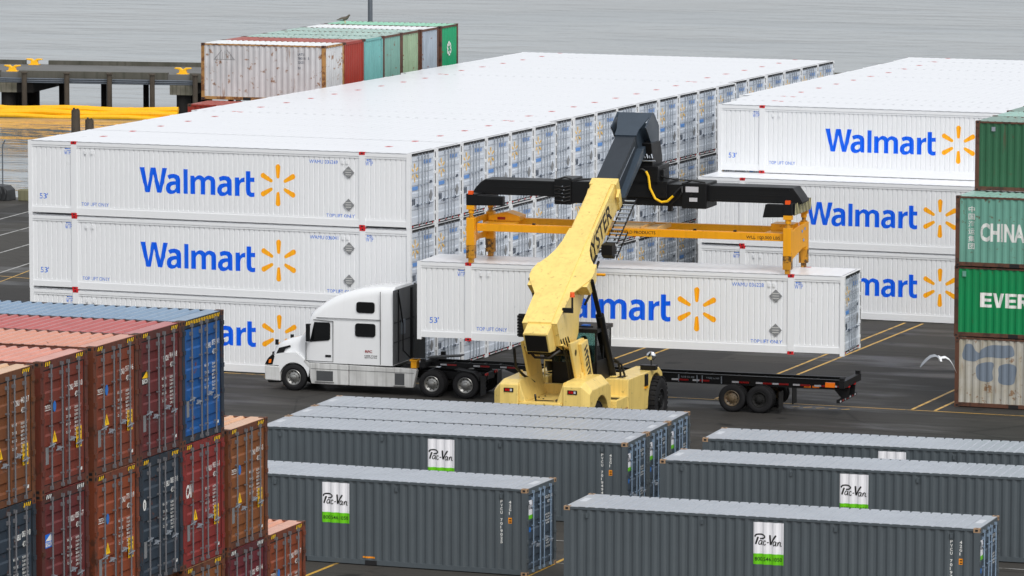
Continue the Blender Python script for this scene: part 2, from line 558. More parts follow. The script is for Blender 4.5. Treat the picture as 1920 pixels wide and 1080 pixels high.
def fill_outlines(loops):
    """filled 2-D shape with holes from closed outlines"""
    c = bpy.data.curves.new('shape', 'CURVE'); c.dimensions = '2D'; c.fill_mode = 'BOTH'
    for lp in loops:
        s = c.splines.new('POLY'); s.points.add(len(lp) - 1)
        for i, p in enumerate(lp): s.points[i].co = (p[0], p[1], 0, 1)
        s.use_cyclic_u = True
    o = bpy.data.objects.new('shape', c); COL.objects.link(o)
    me = bpy.data.meshes.new_from_object(o.evaluated_get(bpy.context.evaluated_depsgraph_get()))
    r = ([(v.co.x, v.co.y) for v in me.vertices], [tuple(p.vertices) for p in me.polygons])
    bpy.data.objects.remove(o); bpy.data.curves.remove(c); bpy.data.meshes.remove(me)
    return r

def smooth_loop(pts, n=4):
    """closed Catmull-Rom through pts; a point given as (x, y, 1) stays a corner"""
    out = []
    L = len(pts)
    for i in range(L):
        p0, p1, p2, p3 = pts[i - 1], pts[i], pts[(i + 1) % L], pts[(i + 2) % L]
        if len(p1) > 2: p0 = p1
        if len(p2) > 2: p3 = p2
        if len(p1) > 2 and len(p2) > 2:
            out.append((p1[0], p1[1])); continue
        for k in range(n):
            t = k / n
            out.append(tuple(0.5 * ((2 * p1[j]) + (-p0[j] + p2[j]) * t + (2 * p0[j] - 5 * p1[j] + 4 * p2[j] - p3[j]) * t * t + (-p0[j] + 3 * p1[j] - 3 * p2[j] + p3[j]) * t ** 3) for j in (0, 1)))
    return out

def word_outlines():
    """the big blue word, drawn letter by letter (units: 1/250 m across, 1/265 m up)"""
    L = []
    W = [(175, 256), (226, 256), (260, 62), (293, 256), (346, 256), (385, 62), (418, 256), (468, 256), (409, 8), (404, 0), (364, 0), (359, 8), (319, 186), (285, 8), (280, 0), (238, 0), (233, 8)]
    L.append([W])
    def a(ox):
        o = [(153, 0, 1), (117, 0, 1), (108, 16, 1), (90, 1), (58, -9), (26, -3), (7, 18), (0, 48), (7, 84), (28, 108), (60, 121), (104, 125, 1), (102, 140), (90, 152), (66, 154), (30, 141, 1), (17, 180, 1), (48, 195), (88, 198), (122, 190), (146, 166), (153, 132)]
        h = [(104, 88, 1), (78, 85), (56, 72), (48, 54), (54, 36), (70, 30), (90, 36), (104, 56)]
        f = lambda q: [(x + ox, y) for x, y in smooth_loop(q)]
        return [f(o), f(h)]
    L.append(a(455))
    L.append([[(640, 0), (688, 0), (688, 252), (640, 252)]])
    m = [(716, 0, 1), (716, 188, 1), (757, 188, 1), (764, 168, 1), (788, 188), (815, 195), (842, 188), (860, 166, 1), (885, 188), (915, 195), (945, 187), (971, 165), (980, 130), (980, 0, 1), (930, 0, 1), (930, 124), (922, 146), (904, 153), (885, 146), (873, 126, 1), (873, 0, 1), (825, 0, 1), (825, 124), (817, 146), (799, 153), (780, 144), (766, 122, 1), (766, 0, 1)]
    L.append([smooth_loop(m)])
    L.append(a(1000))
    r = [(1187, 0, 1), (1187, 188, 1), (1229, 188, 1), (1236, 158, 1), (1256, 182), (1290, 190, 1), (1290, 143, 1), (1262, 140), (1244, 126), (1236, 98, 1), (1236, 0, 1)]
    L.append([smooth_loop(r)])
    t = [(1303, 256, 1), (1351, 256, 1), (1351, 192, 1), (1393, 192, 1), (1393, 148, 1), (1351, 148, 1), (1351, 66, 1), (1357, 44), (1372, 38), (1393, 41, 1), (1393, 0, 1), (1365, -6), (1335, 0), (1311, 22), (1303, 62, 1)]
    L.append([smooth_loop(t)])
    vs, fs = [], []
    for loops in L:
        a2 = fill_outlines(loops)
        n = len(vs)
        vs += [((x - 175) / 250.0, y / 265.0) for x, y in a2[0]]
        fs += [tuple(i + n for i in f) for f in a2[1]]
    return vs, fs
WORD = word_outlines()

def spark_outline():
    vs, fs = [], []
    for k in range(6):
        a = R(90 + 60 * k)
        ca, sa = math.cos(a), math.sin(a)
        pts = []
        ri, ro, wi, wo_ = 0.27, 0.84, 0.068, 0.105
        for q in range(7):
            g = -math.pi / 2 + math.pi * q / 6
            pts.append((ro - wo_ + wo_ * math.cos(g), wo_ * math.sin(g)))
        for q in range(7):
            g = math.pi / 2 + math.pi * q / 6
            pts.append((ri + wi + wi * math.cos(g), wi * math.sin(g)))
        n = len(vs)
        vs += [(x * ca - y * sa, x * sa + y * ca) for x, y in pts]
        fs.append(tuple(range(n, n + len(pts))))
    return vs, fs
SPARK = spark_outline()

def stroke(pts, w0, w1=None, n=5):
    """round-ended brush stroke along pts (2-D), width from w0 to w1"""
    w1 = w1 if w1 is not None else w0
    P = []
    L = len(pts)
    for i in range(L - 1):
        p0, p1, p2, p3 = pts[max(i - 1, 0)], pts[i], pts[i + 1], pts[min(i + 2, L - 1)]
        for k in range(n):
            t = k / n
            P.append(tuple(0.5 * ((2 * p1[j]) + (-p0[j] + p2[j]) * t + (2 * p0[j] - 5 * p1[j] + 4 * p2[j] - p3[j]) * t * t + (-p0[j] + 3 * p1[j] - 3 * p2[j] + p3[j]) * t ** 3) for j in (0, 1)))
    P.append(pts[-1])
    vs, fs = [], []
    m = len(P)
    for i, p in enumerate(P):
        a, b = P[max(i - 1, 0)], P[min(i + 1, m - 1)]
        dx, dy = b[0] - a[0], b[1] - a[1]
        l = math.hypot(dx, dy) or 1
        w = (w0 + (w1 - w0) * i / (m - 1)) / 2
        if i in (0, m - 1): w *= 0.6
        vs += [(p[0] - dy / l * w, p[1] + dx / l * w), (p[0] + dy / l * w, p[1] - dx / l * w)]
    for i in range(m - 1):
        fs.append((2 * i, 2 * i + 1, 2 * i + 3, 2 * i + 2))
    return vs, fs

# brush script on the rental signs, unit: sign width = 1
SCRIPT = [
    ([(0.08, 0.03), (0.12, 0.15), (0.16, 0.27)], 0.052, 0.05),
    ([(0.05, 0.27), (0.10, 0.34), (0.20, 0.355), (0.32, 0.34), (0.38, 0.28), (0.32, 0.225), (0.21, 0.21)], 0.046, 0.04),
    ([(0.275, 0.145), (0.21, 0.15), (0.175, 0.07), (0.20, 0.02), (0.25, 0.05), (0.285, 0.14), (0.275, 0.03), (0.30, 0.02)], 0.026, 0.026),
    ([(0.42, 0.13), (0.37, 0.15), (0.335, 0.07), (0.36, 0.015), (0.42, 0.04)], 0.028, 0.026),
    ([(0.45, 0.09), (0.505, 0.10)], 0.032, 0.032),
    ([(0.54, 0.34), (0.55, 0.20), (0.565, 0.02)], 0.056, 0.046), ([(0.565, 0.02), (0.65, 0.19), (0.75, 0.34)], 0.04, 0.052),
    ([(0.745, 0.13), (0.69, 0.135), (0.655, 0.06), (0.68, 0.005), (0.725, 0.04), (0.755, 0.13), (0.745, 0.02), (0.77, 0.005)], 0.026, 0.026),
    ([(0.81, 0.12), (0.80, 0.00)], 0.03, 0.03), ([(0.80, 0.04), (0.85, 0.125), (0.89, 0.10), (0.88, 0.015), (0.93, 0.00)], 0.028, 0.026),
]

# ------------------------------------------------------------------ corrugated sheet
def corr(x0, x1, period, depth, shape='iso'):
    """profile (x, inward depth) of a corrugated wall between x0 and x1"""
    n = max(1, round((x1 - x0) / period))
    p = (x1 - x0) / n
    out = []
    for i in range(n):
        b = x0 + i * p
        if shape == 'iso':
            out += [(b, 0), (b + p * 0.26, 0), (b + p * 0.5, depth), (b + p * 0.76, depth)]
        else:      # narrow groove
            out += [(b, 0), (b + p * 0.70, 0), (b + p * 0.80, depth), (b + p * 0.90, depth)]
    out.append((x1, 0))
    return out

def drape_x(vs2, fs, prof):
    """cut a flat 2-D mesh (u along the wall) at the corrugation breaks; returns bmesh-built verts with depth"""
    bm = bmesh.new()
    for f in fs:                                   # unshared corners: a cut never breaks a neighbour
        bm.faces.new([bm.verts.new((vs2[i][0], 0, vs2[i][1])) for i in f])
    lo = min(x for x, _ in vs2); hi = max(x for x, _ in vs2)
    for x, _ in prof:
        if lo < x < hi:
            bmesh.ops.bisect_plane(bm, geom=bm.verts[:] + bm.edges[:] + bm.faces[:], plane_co=(x, 0, 0), plane_no=(1, 0, 0), dist=1e-5)
    def dep(x):
        for (a, da), (b, db) in zip(prof, prof[1:]):
            if a <= x <= b: return da + (db - da) * (x - a) / max(1e-9, b - a)
        return 0
    bm.verts.index_update()
    P = [(v.co.x, dep(v.co.x), v.co.z) for v in bm.verts]
    F = [tuple(v.index for v in f.verts) for f in bm.faces]
    bm.free()
    return P, F

def strip_front(mb, prof, y, z0, z1, mi=0, sgn=1):
    vs = []; fs = []
    for x, dd in prof:
        vs += [(x, y + sgn * dd, z0), (x, y + sgn * dd, z1)]
    for i in range(len(prof) - 1):
        a = 2 * i
        fs.append((a, a + 2, a + 3, a + 1))
    mb.add(vs, fs, mi)

def strip_end(mb, prof, x, z0, z1, mi=0, sgn=-1):
    vs = []; fs = []
    for y, dd in prof:
        vs += [(x + sgn * dd, y, z0), (x + sgn * dd, y, z1)]
    for i in range(len(prof) - 1):
        a = 2 * i
        fs.append((a, a + 2, a + 3, a + 1))
    mb.add(vs, fs, mi)

def strip_roof(mb, prof, z, y0, y1, mi=0):
    vs = []; fs = []
    for x, dd in prof:
        vs += [(x, y0, z - dd), (x, y1, z - dd)]
    for i in range(len(prof) - 1):
        a = 2 * i
        fs.append((a, a + 2, a + 3, a + 1))
    mb.add(vs, fs, mi)

def pocket_door(mb, x, y0, y1, z0, z1, pockets, dep, mi=0, inset=0.08, sl=0.04):
    """door leaf facing +x: flat sheet with horizontal recessed pockets"""
    us = [y0, y0 + inset, y0 + inset + sl, y1 - inset - sl, y1 - inset, y1]
    zs = [z0]
    for a, b in pockets: zs += [a, a + sl, b - sl, b]
    zs.append(z1)
    vs = []; fs = []
    for z in zs:
        for j, u in enumerate(us):
            inn = any(a + sl - 1e-6 <= z <= b - sl + 1e-6 for a, b in pockets) and j in (2, 3)
            vs.append((x - (dep if inn else 0), u, z))
    n = len(us)
    for i in range(len(zs) - 1):
        for j in range(n - 1):
            a = i * n + j
            fs.append((a, a + 1, a + n + 1, a + n))
    mb.add(vs, fs, mi)

# ------------------------------------------------------------------ 53-foot retail box
BL, BW, BH = 16.154, 2.591, 2.896
def retail_box(full=True, number=None, left_only=False):
    t = thing('shipping_container', 'proto', 'shipping container')
    fr = MB()
    pw = 0.16
    for x in (0, BL - pw):
        for y in (0, BW - pw):
            fr.box(x, x + pw, y, y + pw, 0.0, BH - 0.002)
    # lifting posts at the 40-foot positions
    for xc in (1.98, BL - 1.98):
        for y0, y1 in ((-0.004, 0.12), (BW - 0.12, BW + 0.004)):
            fr.box(xc - 0.12, xc + 0.12, y0, y1, 0.12, BH - 0.12)
    # roof rails: two steps, and bottom rails
    for y0, y1, s in ((0.004, 0.12, 1), (BW - 0.12, BW - 0.004, -1)):
        fr.box(pw, BL - pw, y0, y1, BH - 0.16, BH - 0.05)
        yy = (y0 + 0.03, y1) if s == 1 else (y0, y1 - 0.03)
        fr.box(pw, BL - pw, yy[0], yy[1], BH - 0.18, BH - 0.16)
        fr.box(pw, BL - pw, yy[0] - 0.012 * s if s == 1 else yy[0], yy[1] if s == 1 else yy[1] + 0.012, BH - 0.235, BH - 0.18)
        yy = (y0 + 0.03, y1) if s == 1 else (y0, y1 - 0.03)
        fr.box(pw, BL - pw, yy[0], yy[1], BH - 0.05, BH - 0.012)
        yy = (y0 + 0.012, y1) if s == 1 else (y0, y1 - 0.012)
        fr.box(pw, 1.86, yy[0], yy[1], 0.085, 0.30); fr.box(BL - 1.86, BL - pw, yy[0], yy[1], 0.085, 0.30); fr.box(1.86, BL - 1.86, yy[0], yy[1], 0.03, 0.30)
        fr.box(pw, BL - pw, yy[0] + 0.025, yy[1] - 0.025, 0.30, 0.37)
    fr.box(0.02, 0.1, pw, BW - pw, 0.05, 0.3); fr.box(0.02, 0.1, pw, BW - pw, BH - 0.2, BH - 0.01)
    fr.box(BL - 0.12, BL - 0.03, pw, BW - pw, BH - 0.13, BH - 0.01); fr.box(BL - 0.12, BL - 0.03, pw, BW - pw, 0.05, 0.16)
    fr.box(0.1, BL - 0.12, 0.13, BW - 0.13, 0.12, 0.2)
    for z in (0.45, 0.98, 1.5, 2.0, 2.5):
        for y in (0.02, BW - 0.18): fr.box(BL - 0.05, BL + 0.004, y, y + 0.16, z - 0.05, z + 0.05)
    part('frame', fr, 'white paint', t)
    prof = corr(pw, BL - pw, 0.2118, 0.034, 'groove')
    w1 = MB(); strip_front(w1, prof, 0.045, 0.36, BH - 0.235); part('side_wall', w1, 'white paint', t)
    w2 = MB(); strip_front(w2, prof, BW - 0.045, 0.36, BH - 0.235, sgn=-1); part('side_wall', w2, 'white paint', t)
    w3 = MB(); strip_end(w3, corr(pw, BW - pw, 0.25, 0.03), 0.05, 0.3, BH - 0.2, sgn=1); part('end_wall', w3, 'white paint', t)
    rf = MB(); strip_roof(rf, corr(0.1, BL - 0.12, 0.42, 0.006, 'iso'), BH + 0.003, -0.004, BW + 0.004); part('roof_panel', rf, 'white roof paint', t)
    for xc in (1.98, BL - 1.98):
        for y0 in (-0.012, BW - 0.15):
            for z0 in (0.0, BH - 0.105):
                c = MB(); c.box(xc - 0.115, xc + 0.115, y0, y0 + 0.162, z0, z0 + 0.108)
                yf = y0 - 0.002 if y0 < 0 else y0 + 0.164
                c.box(xc - 0.035, xc + 0.035, yf - 0.004, yf + 0.004, z0 + 0.035, z0 + 0.085, 1)
                if z0 > 1: c.box(xc - 0.05, xc + 0.05, y0 + 0.05, y0 + 0.11, z0 + 0.107, z0 + 0.110, 1)
                part('lifting_casting', c, ['red paint', 'black rubber'], t)
    # doors
    x = BL - 0.03
    pk = [(0.42 + 0.46 * i, 0.74 + 0.46 * i) for i in range(5)]
    gk = MB()
    gk.box(x - 0.03, x + 0.012, 0.10, BW - 0.10, BH - 0.115, BH - 0.03); gk.box(x - 0.03, x + 0.012, 0.10, BW - 0.10, 0.10, 0.15)
    gk.box(x - 0.03, x + 0.006, BW / 2 - 0.014, BW / 2 + 0.014, 0.15, BH - 0.14)
    for y in (0.10, BW - 0.16):
        gk.box(x - 0.03, x + 0.01, y + 0.01, y + 0.045, 0.16, BH - 0.15)
    for za, zb_ in ((0.16, 0.39), (0.51, 0.92), (1.04, 1.44), (1.56, 1.94), (2.06, 2.44), (2.56, 2.78)):
        gk.box(BL - 0.001, BL + 0.003, BW - 0.13, BW - 0.06, za, zb_)  # black strips added for the shaded gap between boxes, not gasket rubber
    part('door_gasket', gk, 'black rubber', t)
    for k in range(2):
        y0, y1 = (0.165, BW / 2 - 0.03) if k == 0 else (BW / 2 + 0.03, BW - 0.165)
        dm = MB(); pocket_door(dm, x, y0, y1, 0.16, BH - 0.15, pk, 0.016, inset=0.05, sl=0.05)
        dm.box(x - 0.03, x - 0.028, y0, y1, 0.16, BH - 0.15)
        door = part('door', dm, 'white door paint', t)
        for yy in ((y0 + y1) / 2 + (0.12 if k == 0 else -0.40), (y0 + y1) / 2 + (0.46 if k == 0 else -0.1)):
            rd = MB(); rd.cyl((x + 0.04, yy, 0.1), (x + 0.04, yy, BH - 0.08), 0.016, 6)
            for zz in (0.22, 0.9, 1.6, BH - 0.2): rd.box(x + 0.0, x + 0.055, yy - 0.03, yy + 0.03, zz - 0.025, zz + 0.025)
            part('lock_rod', rd, 'galvanised steel', door)
        hd = MB(); hd.box(x + 0.05, x + 0.07, y0 + 0.2, y1 - 0.2, 0.86, 0.88); hd.box(x, x + 0.06, (y0 + y1) / 2 - 0.01, (y0 + y1) / 2 + 0.03, 0.82, 0.92)
        part('handle', hd, 'door marking dark', door)
        lt = MB()
        if k == 0:
            sp = MB(); put(sp, SPARK, 'end', y0 + 0.36, 2.12, x + 0.004, 0.44, 0.44, 0); part('emblem', sp, 'door emblem yellow', door)
            rect(lt, 'end', y0 + 0.1, y0 + 0.66, 1.46, 1.60, x + 0.004, 0)
            dl = MB(); rect(dl, 'end', y0 + 0.08, y0 + 0.22, 0.9, 1.14, x + 0.004, 0); rect(dl, 'end', y0 + 0.27, y0 + 0.4, 0.9, 1.14, x + 0.004, 0); part('data_label', dl, 'door marking dark', door)
        else:
            put(lt, WORD, 'end', y0 + 0.08, 2.40, x + 0.004, 0.155, 0.17, 0)
            rect(lt, 'end', y1 - 0.42, y1 - 0.2, 1.62, 1.72, x + 0.004, 2)
            ph = MB(); put(ph, ([(0, -.2), (.17, 0), (0, .2), (-.17, 0)], [(0, 1, 2, 3)]), 'end', y1 - 0.3, 1.15, x + 0.004, 1, 1.2, 0); part('placard_holder', ph, 'placard grey', door)
        part('lettering', lt, ['door blue faded', 'logo yellow', 'door marking dark', 'placard grey'], door)
    for i in range(4):
        lm = MB(); yy = 0.3 + i * 0.66; lm.box(x + 0.0, x + 0.02, yy - 0.04, yy + 0.05, 0.075, 0.12)
        lm.box(x - 0.02, x, yy - 0.04, yy + 0.05, 0.05, 0.12)
        part('marker_lamp', lm, 'red paint', t)
    if full:
        def side(mb2, g, u, w, su=1, sw=1, mi=0):
            P, F = drape_x([(u + a * su, w + b * sw) for a, b in g[0]], g[1], prof)
            mb2.add([(a, 0.045 - 0.003 + dd, c) for a, dd, c in P], F, mi)
        lw = MB(); side(lw, WORD, 4.80, 1.03); part('lettering', lw, 'logo blue', t)
        sp = MB(); side(sp, SPARK, 10.66, 1.50, 0.98, 0.96); part('emblem', sp, 'logo yellow', t)
        def st(name, body, u, w, h, width=None, bold=0.0, extra=None):
            sm = MB()
            g = glyphs(body, bold)
            sc = h / (g[4] - min(0, g[3])); su = sc if width is None else width / g[2]
            side(sm, g, u, w, su, sc)
            if extra: side(sm, extra[0], extra[1], extra[2])
            part(name, sm, 'marking blue', t)
        st('length_marking', "53'", 0.47, 0.62, 0.22, 0.36)
        bar = ([(0.0, 0), (.22, 0), (.22, .03), (0, .03)], [(0, 1, 2, 3)])
        arrow = ([(0.0, 0.02), (.07, 0.06), (.07, 0.035), (.24, .035), (.24, .005), (.07, 0.005), (.07, -0.02)], [(0, 1, 2, 3, 4, 5, 6)])
        st('wide_twistlock_marking', 'WTP', 1.55, 2.38, 0.17, 0.28, extra=(bar, 1.58, 2.59))
        st('lift_marking', 'TOP LIFT ONLY', 2.29, 0.40, 0.135, 1.17)
        st('wide_twistlock_marking', 'WTP', 14.30, 2.38, 0.17, 0.30, extra=(arrow, 14.32, 2.58))
        st('lift_marking', 'TOP LIFT ONLY', 12.68, 0.36, 0.135, 1.17)
        if number: st('serial_number', number, 11.97, 2.40, 0.14, 1.18)
        for zc in (2.1, 0.86):
            pl = MB()
            s2 = 0.235
            pl.prism([(13.61 - s2, zc), (13.61, zc - s2), (13.61 + s2, zc), (13.61, zc + s2)], 'y', 0.0, 0.026)
            for dz in (-0.09, 0.0, 0.09):
                pl.box(13.61 - 0.12, 13.61 + 0.12, -0.003, 0.0, zc + dz - 0.008, zc + dz + 0.008, 1)
            part('placard_holder', pl, ['placard grey', 'white lettering'], t)
        br = MB()
        for xx in (2.47, 2.75, 13.36, 13.54): br.box(xx - 0.04, xx + 0.04, 0.0, 0.03, 2.42, 2.56)
        part('hook_bracket', br, 'white paint', t)
    freeze(t)
    return t
ORD = ['nearest', 'second', 'third', 'fourth', 'fifth', 'sixth', 'seventh', 'eighth', 'ninth', 'tenth', 'eleventh', 'twelfth', 'thirteenth', 'fourteenth', 'fifteenth', 'sixteenth', 'seventeenth', 'eighteenth', 'nineteenth', 'twentieth', 'twenty-first']
TIER = ['bottom', 'middle', 'top']
GA = 'white 53-foot containers of the long left block'
GB = 'white 53-foot containers of the right block'
front_top = retail_box(True, 'WAMU 036269')
tag(front_top, 'white container numbered WAMU 036269, front of the top tier, long left block', 'shipping container', GA)
front_top.location = (0, 0, 5.8)
front_mid = retail_box(True, 'WAMU 036041')
tag(front_mid, 'white container numbered WAMU 036041, front of the middle tier, long left block', 'shipping container', GA)
front_mid.location = (0.015, 0, 2.9)
front_low = retail_box(True, None)
tag(front_low, 'white container behind the truck cab, front of the bottom tier, long left block', 'shipping container', GA)
front_low.location = (0.035, -0.01, 0.004)
plain = retail_box(False)
tag(plain, 'white container, second from the near end, top tier of the long left block', 'shipping container', GA)
plain.location = (0.02, 2.604, 5.8)
for k in range(1, 21):
    rec = 0 if k < 6 else (-0.30 if k < 15 else -0.62)
    for tier in (2, 1, 0):
        if k == 1 and tier == 2: continue
        j = random.uniform(-0.025, 0.025)
        copy_thing(plain, (rec + j + (0.02 if tier < 2 else 0), 2.604 * k, 2.9 * tier + 0.004), 0,
                   'white container, %s from the near end, %s tier of the long left block' % (ORD[k], TIER[tier]), GA)
# right block
BX, BY = 18.98, 24.9
copy_thing(front_low, (BX, BY, 2.9), 0, 'white container with big blue word, front of the middle tier, right block', GB)
copy_thing(front_low, (BX + 0.03, BY, 0.004), 0, 'white container with big blue word, front of the bottom tier, right block', GB)
for k in range(1, 13):
    src = front_low if k == 1 else plain
    dx = {1: 0.07, 2: -0.25, 3: -0.75}.get(k, -0.8 + random.uniform(-0.1, 0.1))
    lb = 'white container with big blue word, front of the top tier, right block' if k == 1 else 'white container, %s from the near end, top tier of the right block, roof showing' % ORD[k - 1]
    copy_thing(src, (BX + dx, BY + 2.604 * k - 0.25, 5.8), 0, lb, GB)
# the lifted one
held = retail_box(True, 'WAMU 036228')
tag(held, 'white container numbered WAMU 036228, lifted in the air by the yellow machine', 'shipping container')
HX, HY, HA = 18.379, -4.672, 4.09
held.location = (HX, HY, 2.30); held.rotation_euler = (0, 0, R(HA))

# ------------------------------------------------------------------ ground and water
g = MB()
g.prism([(-400, -170), (300, -170), (300, 120), (60, 100), (14, 84), (-9, 58.5), (-400, 60.5)], 'z', -0.9, 0.0)
struct('ground', g, 'asphalt')
g = MB()
g.prism([(-400, -170), (300, -170), (300, 119.8), (60, 99.8), (14.1, 83.8), (-9, 58.3), (-400, 60.3)], 'z', -4.5, -0.9)
struct('quay_wall', g, 'old concrete')
wtr = MB()
wtr.add([(-3000, -400, -3.0), (3000, -400, -3.0), (3000, 4000, -3.0), (-3000, 4000, -3.0)], [(0, 1, 2, 3)])
struct('water', wtr, 'water')

def line(mb, x0, y0, x1, y1, w=0.1, z=0.004):
    dx, dy = x1 - x0, y1 - y0
    l = math.hypot(dx, dy); nx, ny = -dy / l * w / 2, dx / l * w / 2
    n = max(1, int(l / 4))
    mb.add([(x0 + nx, y0 + ny, z), (x0 - nx, y0 - ny, z), (x1 - nx, y1 - ny, z), (x1 + nx, y1 + ny, z)], [(0, 1, 2, 3)])
ym = MB()
for x in (21.03, 22.0, 28.42, 29.2, 36.0, 36.87, 43.5, 44.4):
    line(ym, x, 0.0 if x > 26 else 2.0, x - 0.15, 24.6, 0.12)
line(ym, 8.0, -0.32, 26.0, -0.30, 0.10, 0.008)
line(ym, 26.0, -0.30, 60.0, 0.10, 0.10, 0.008)
line(ym, 29.58, -46, 29.55, -37.0, 0.12)
line(ym, 35.75, -46, 35.5, -30.5, 0.12); line(ym, 41.9, -46, 41.7, -24, 0.12)
line(ym, 44.5, -30.02, 60, -30.0, 0.1, 0.008)
line(ym, -34, 29.9, -0.3, 22.6, 0.1) ; line(ym, -14.6, 29.0, -13.4, 22.6, 0.08, 0.008)
for k in range(5):
    line(ym, 31.7 + k * 0.48, -1.05, 31.95 + k * 0.48, -0.80, 0.16, 0.008)
for k in range(3):
    line(ym, 10.5 + k * 0.5, -0.95, 10.75 + k * 0.5, -0.65, 0.16, 0.012)
struct('yellow_ground_lines', ym, 'yellow line paint')
wm = MB()
for (x0, y0, x1, y1) in ((-26.0, 44.6, -26.95, 53.8), (-22.4, 37.4, -23.4, 47.4), (-18.6, 29.5, -20.2, 43.5), (-14.4, 20.5, -16.4, 35.0)):
    line(wm, x0, y0, x1, y1, 0.12)
line(wm, 33.0, -31.6, 60.0, -30.9, 0.08, 0.012)
line(wm, 34.2, -35.4, 60.0, -34.6, 0.08, 0.012)
struct('white_ground_lines', wm, 'white line paint')

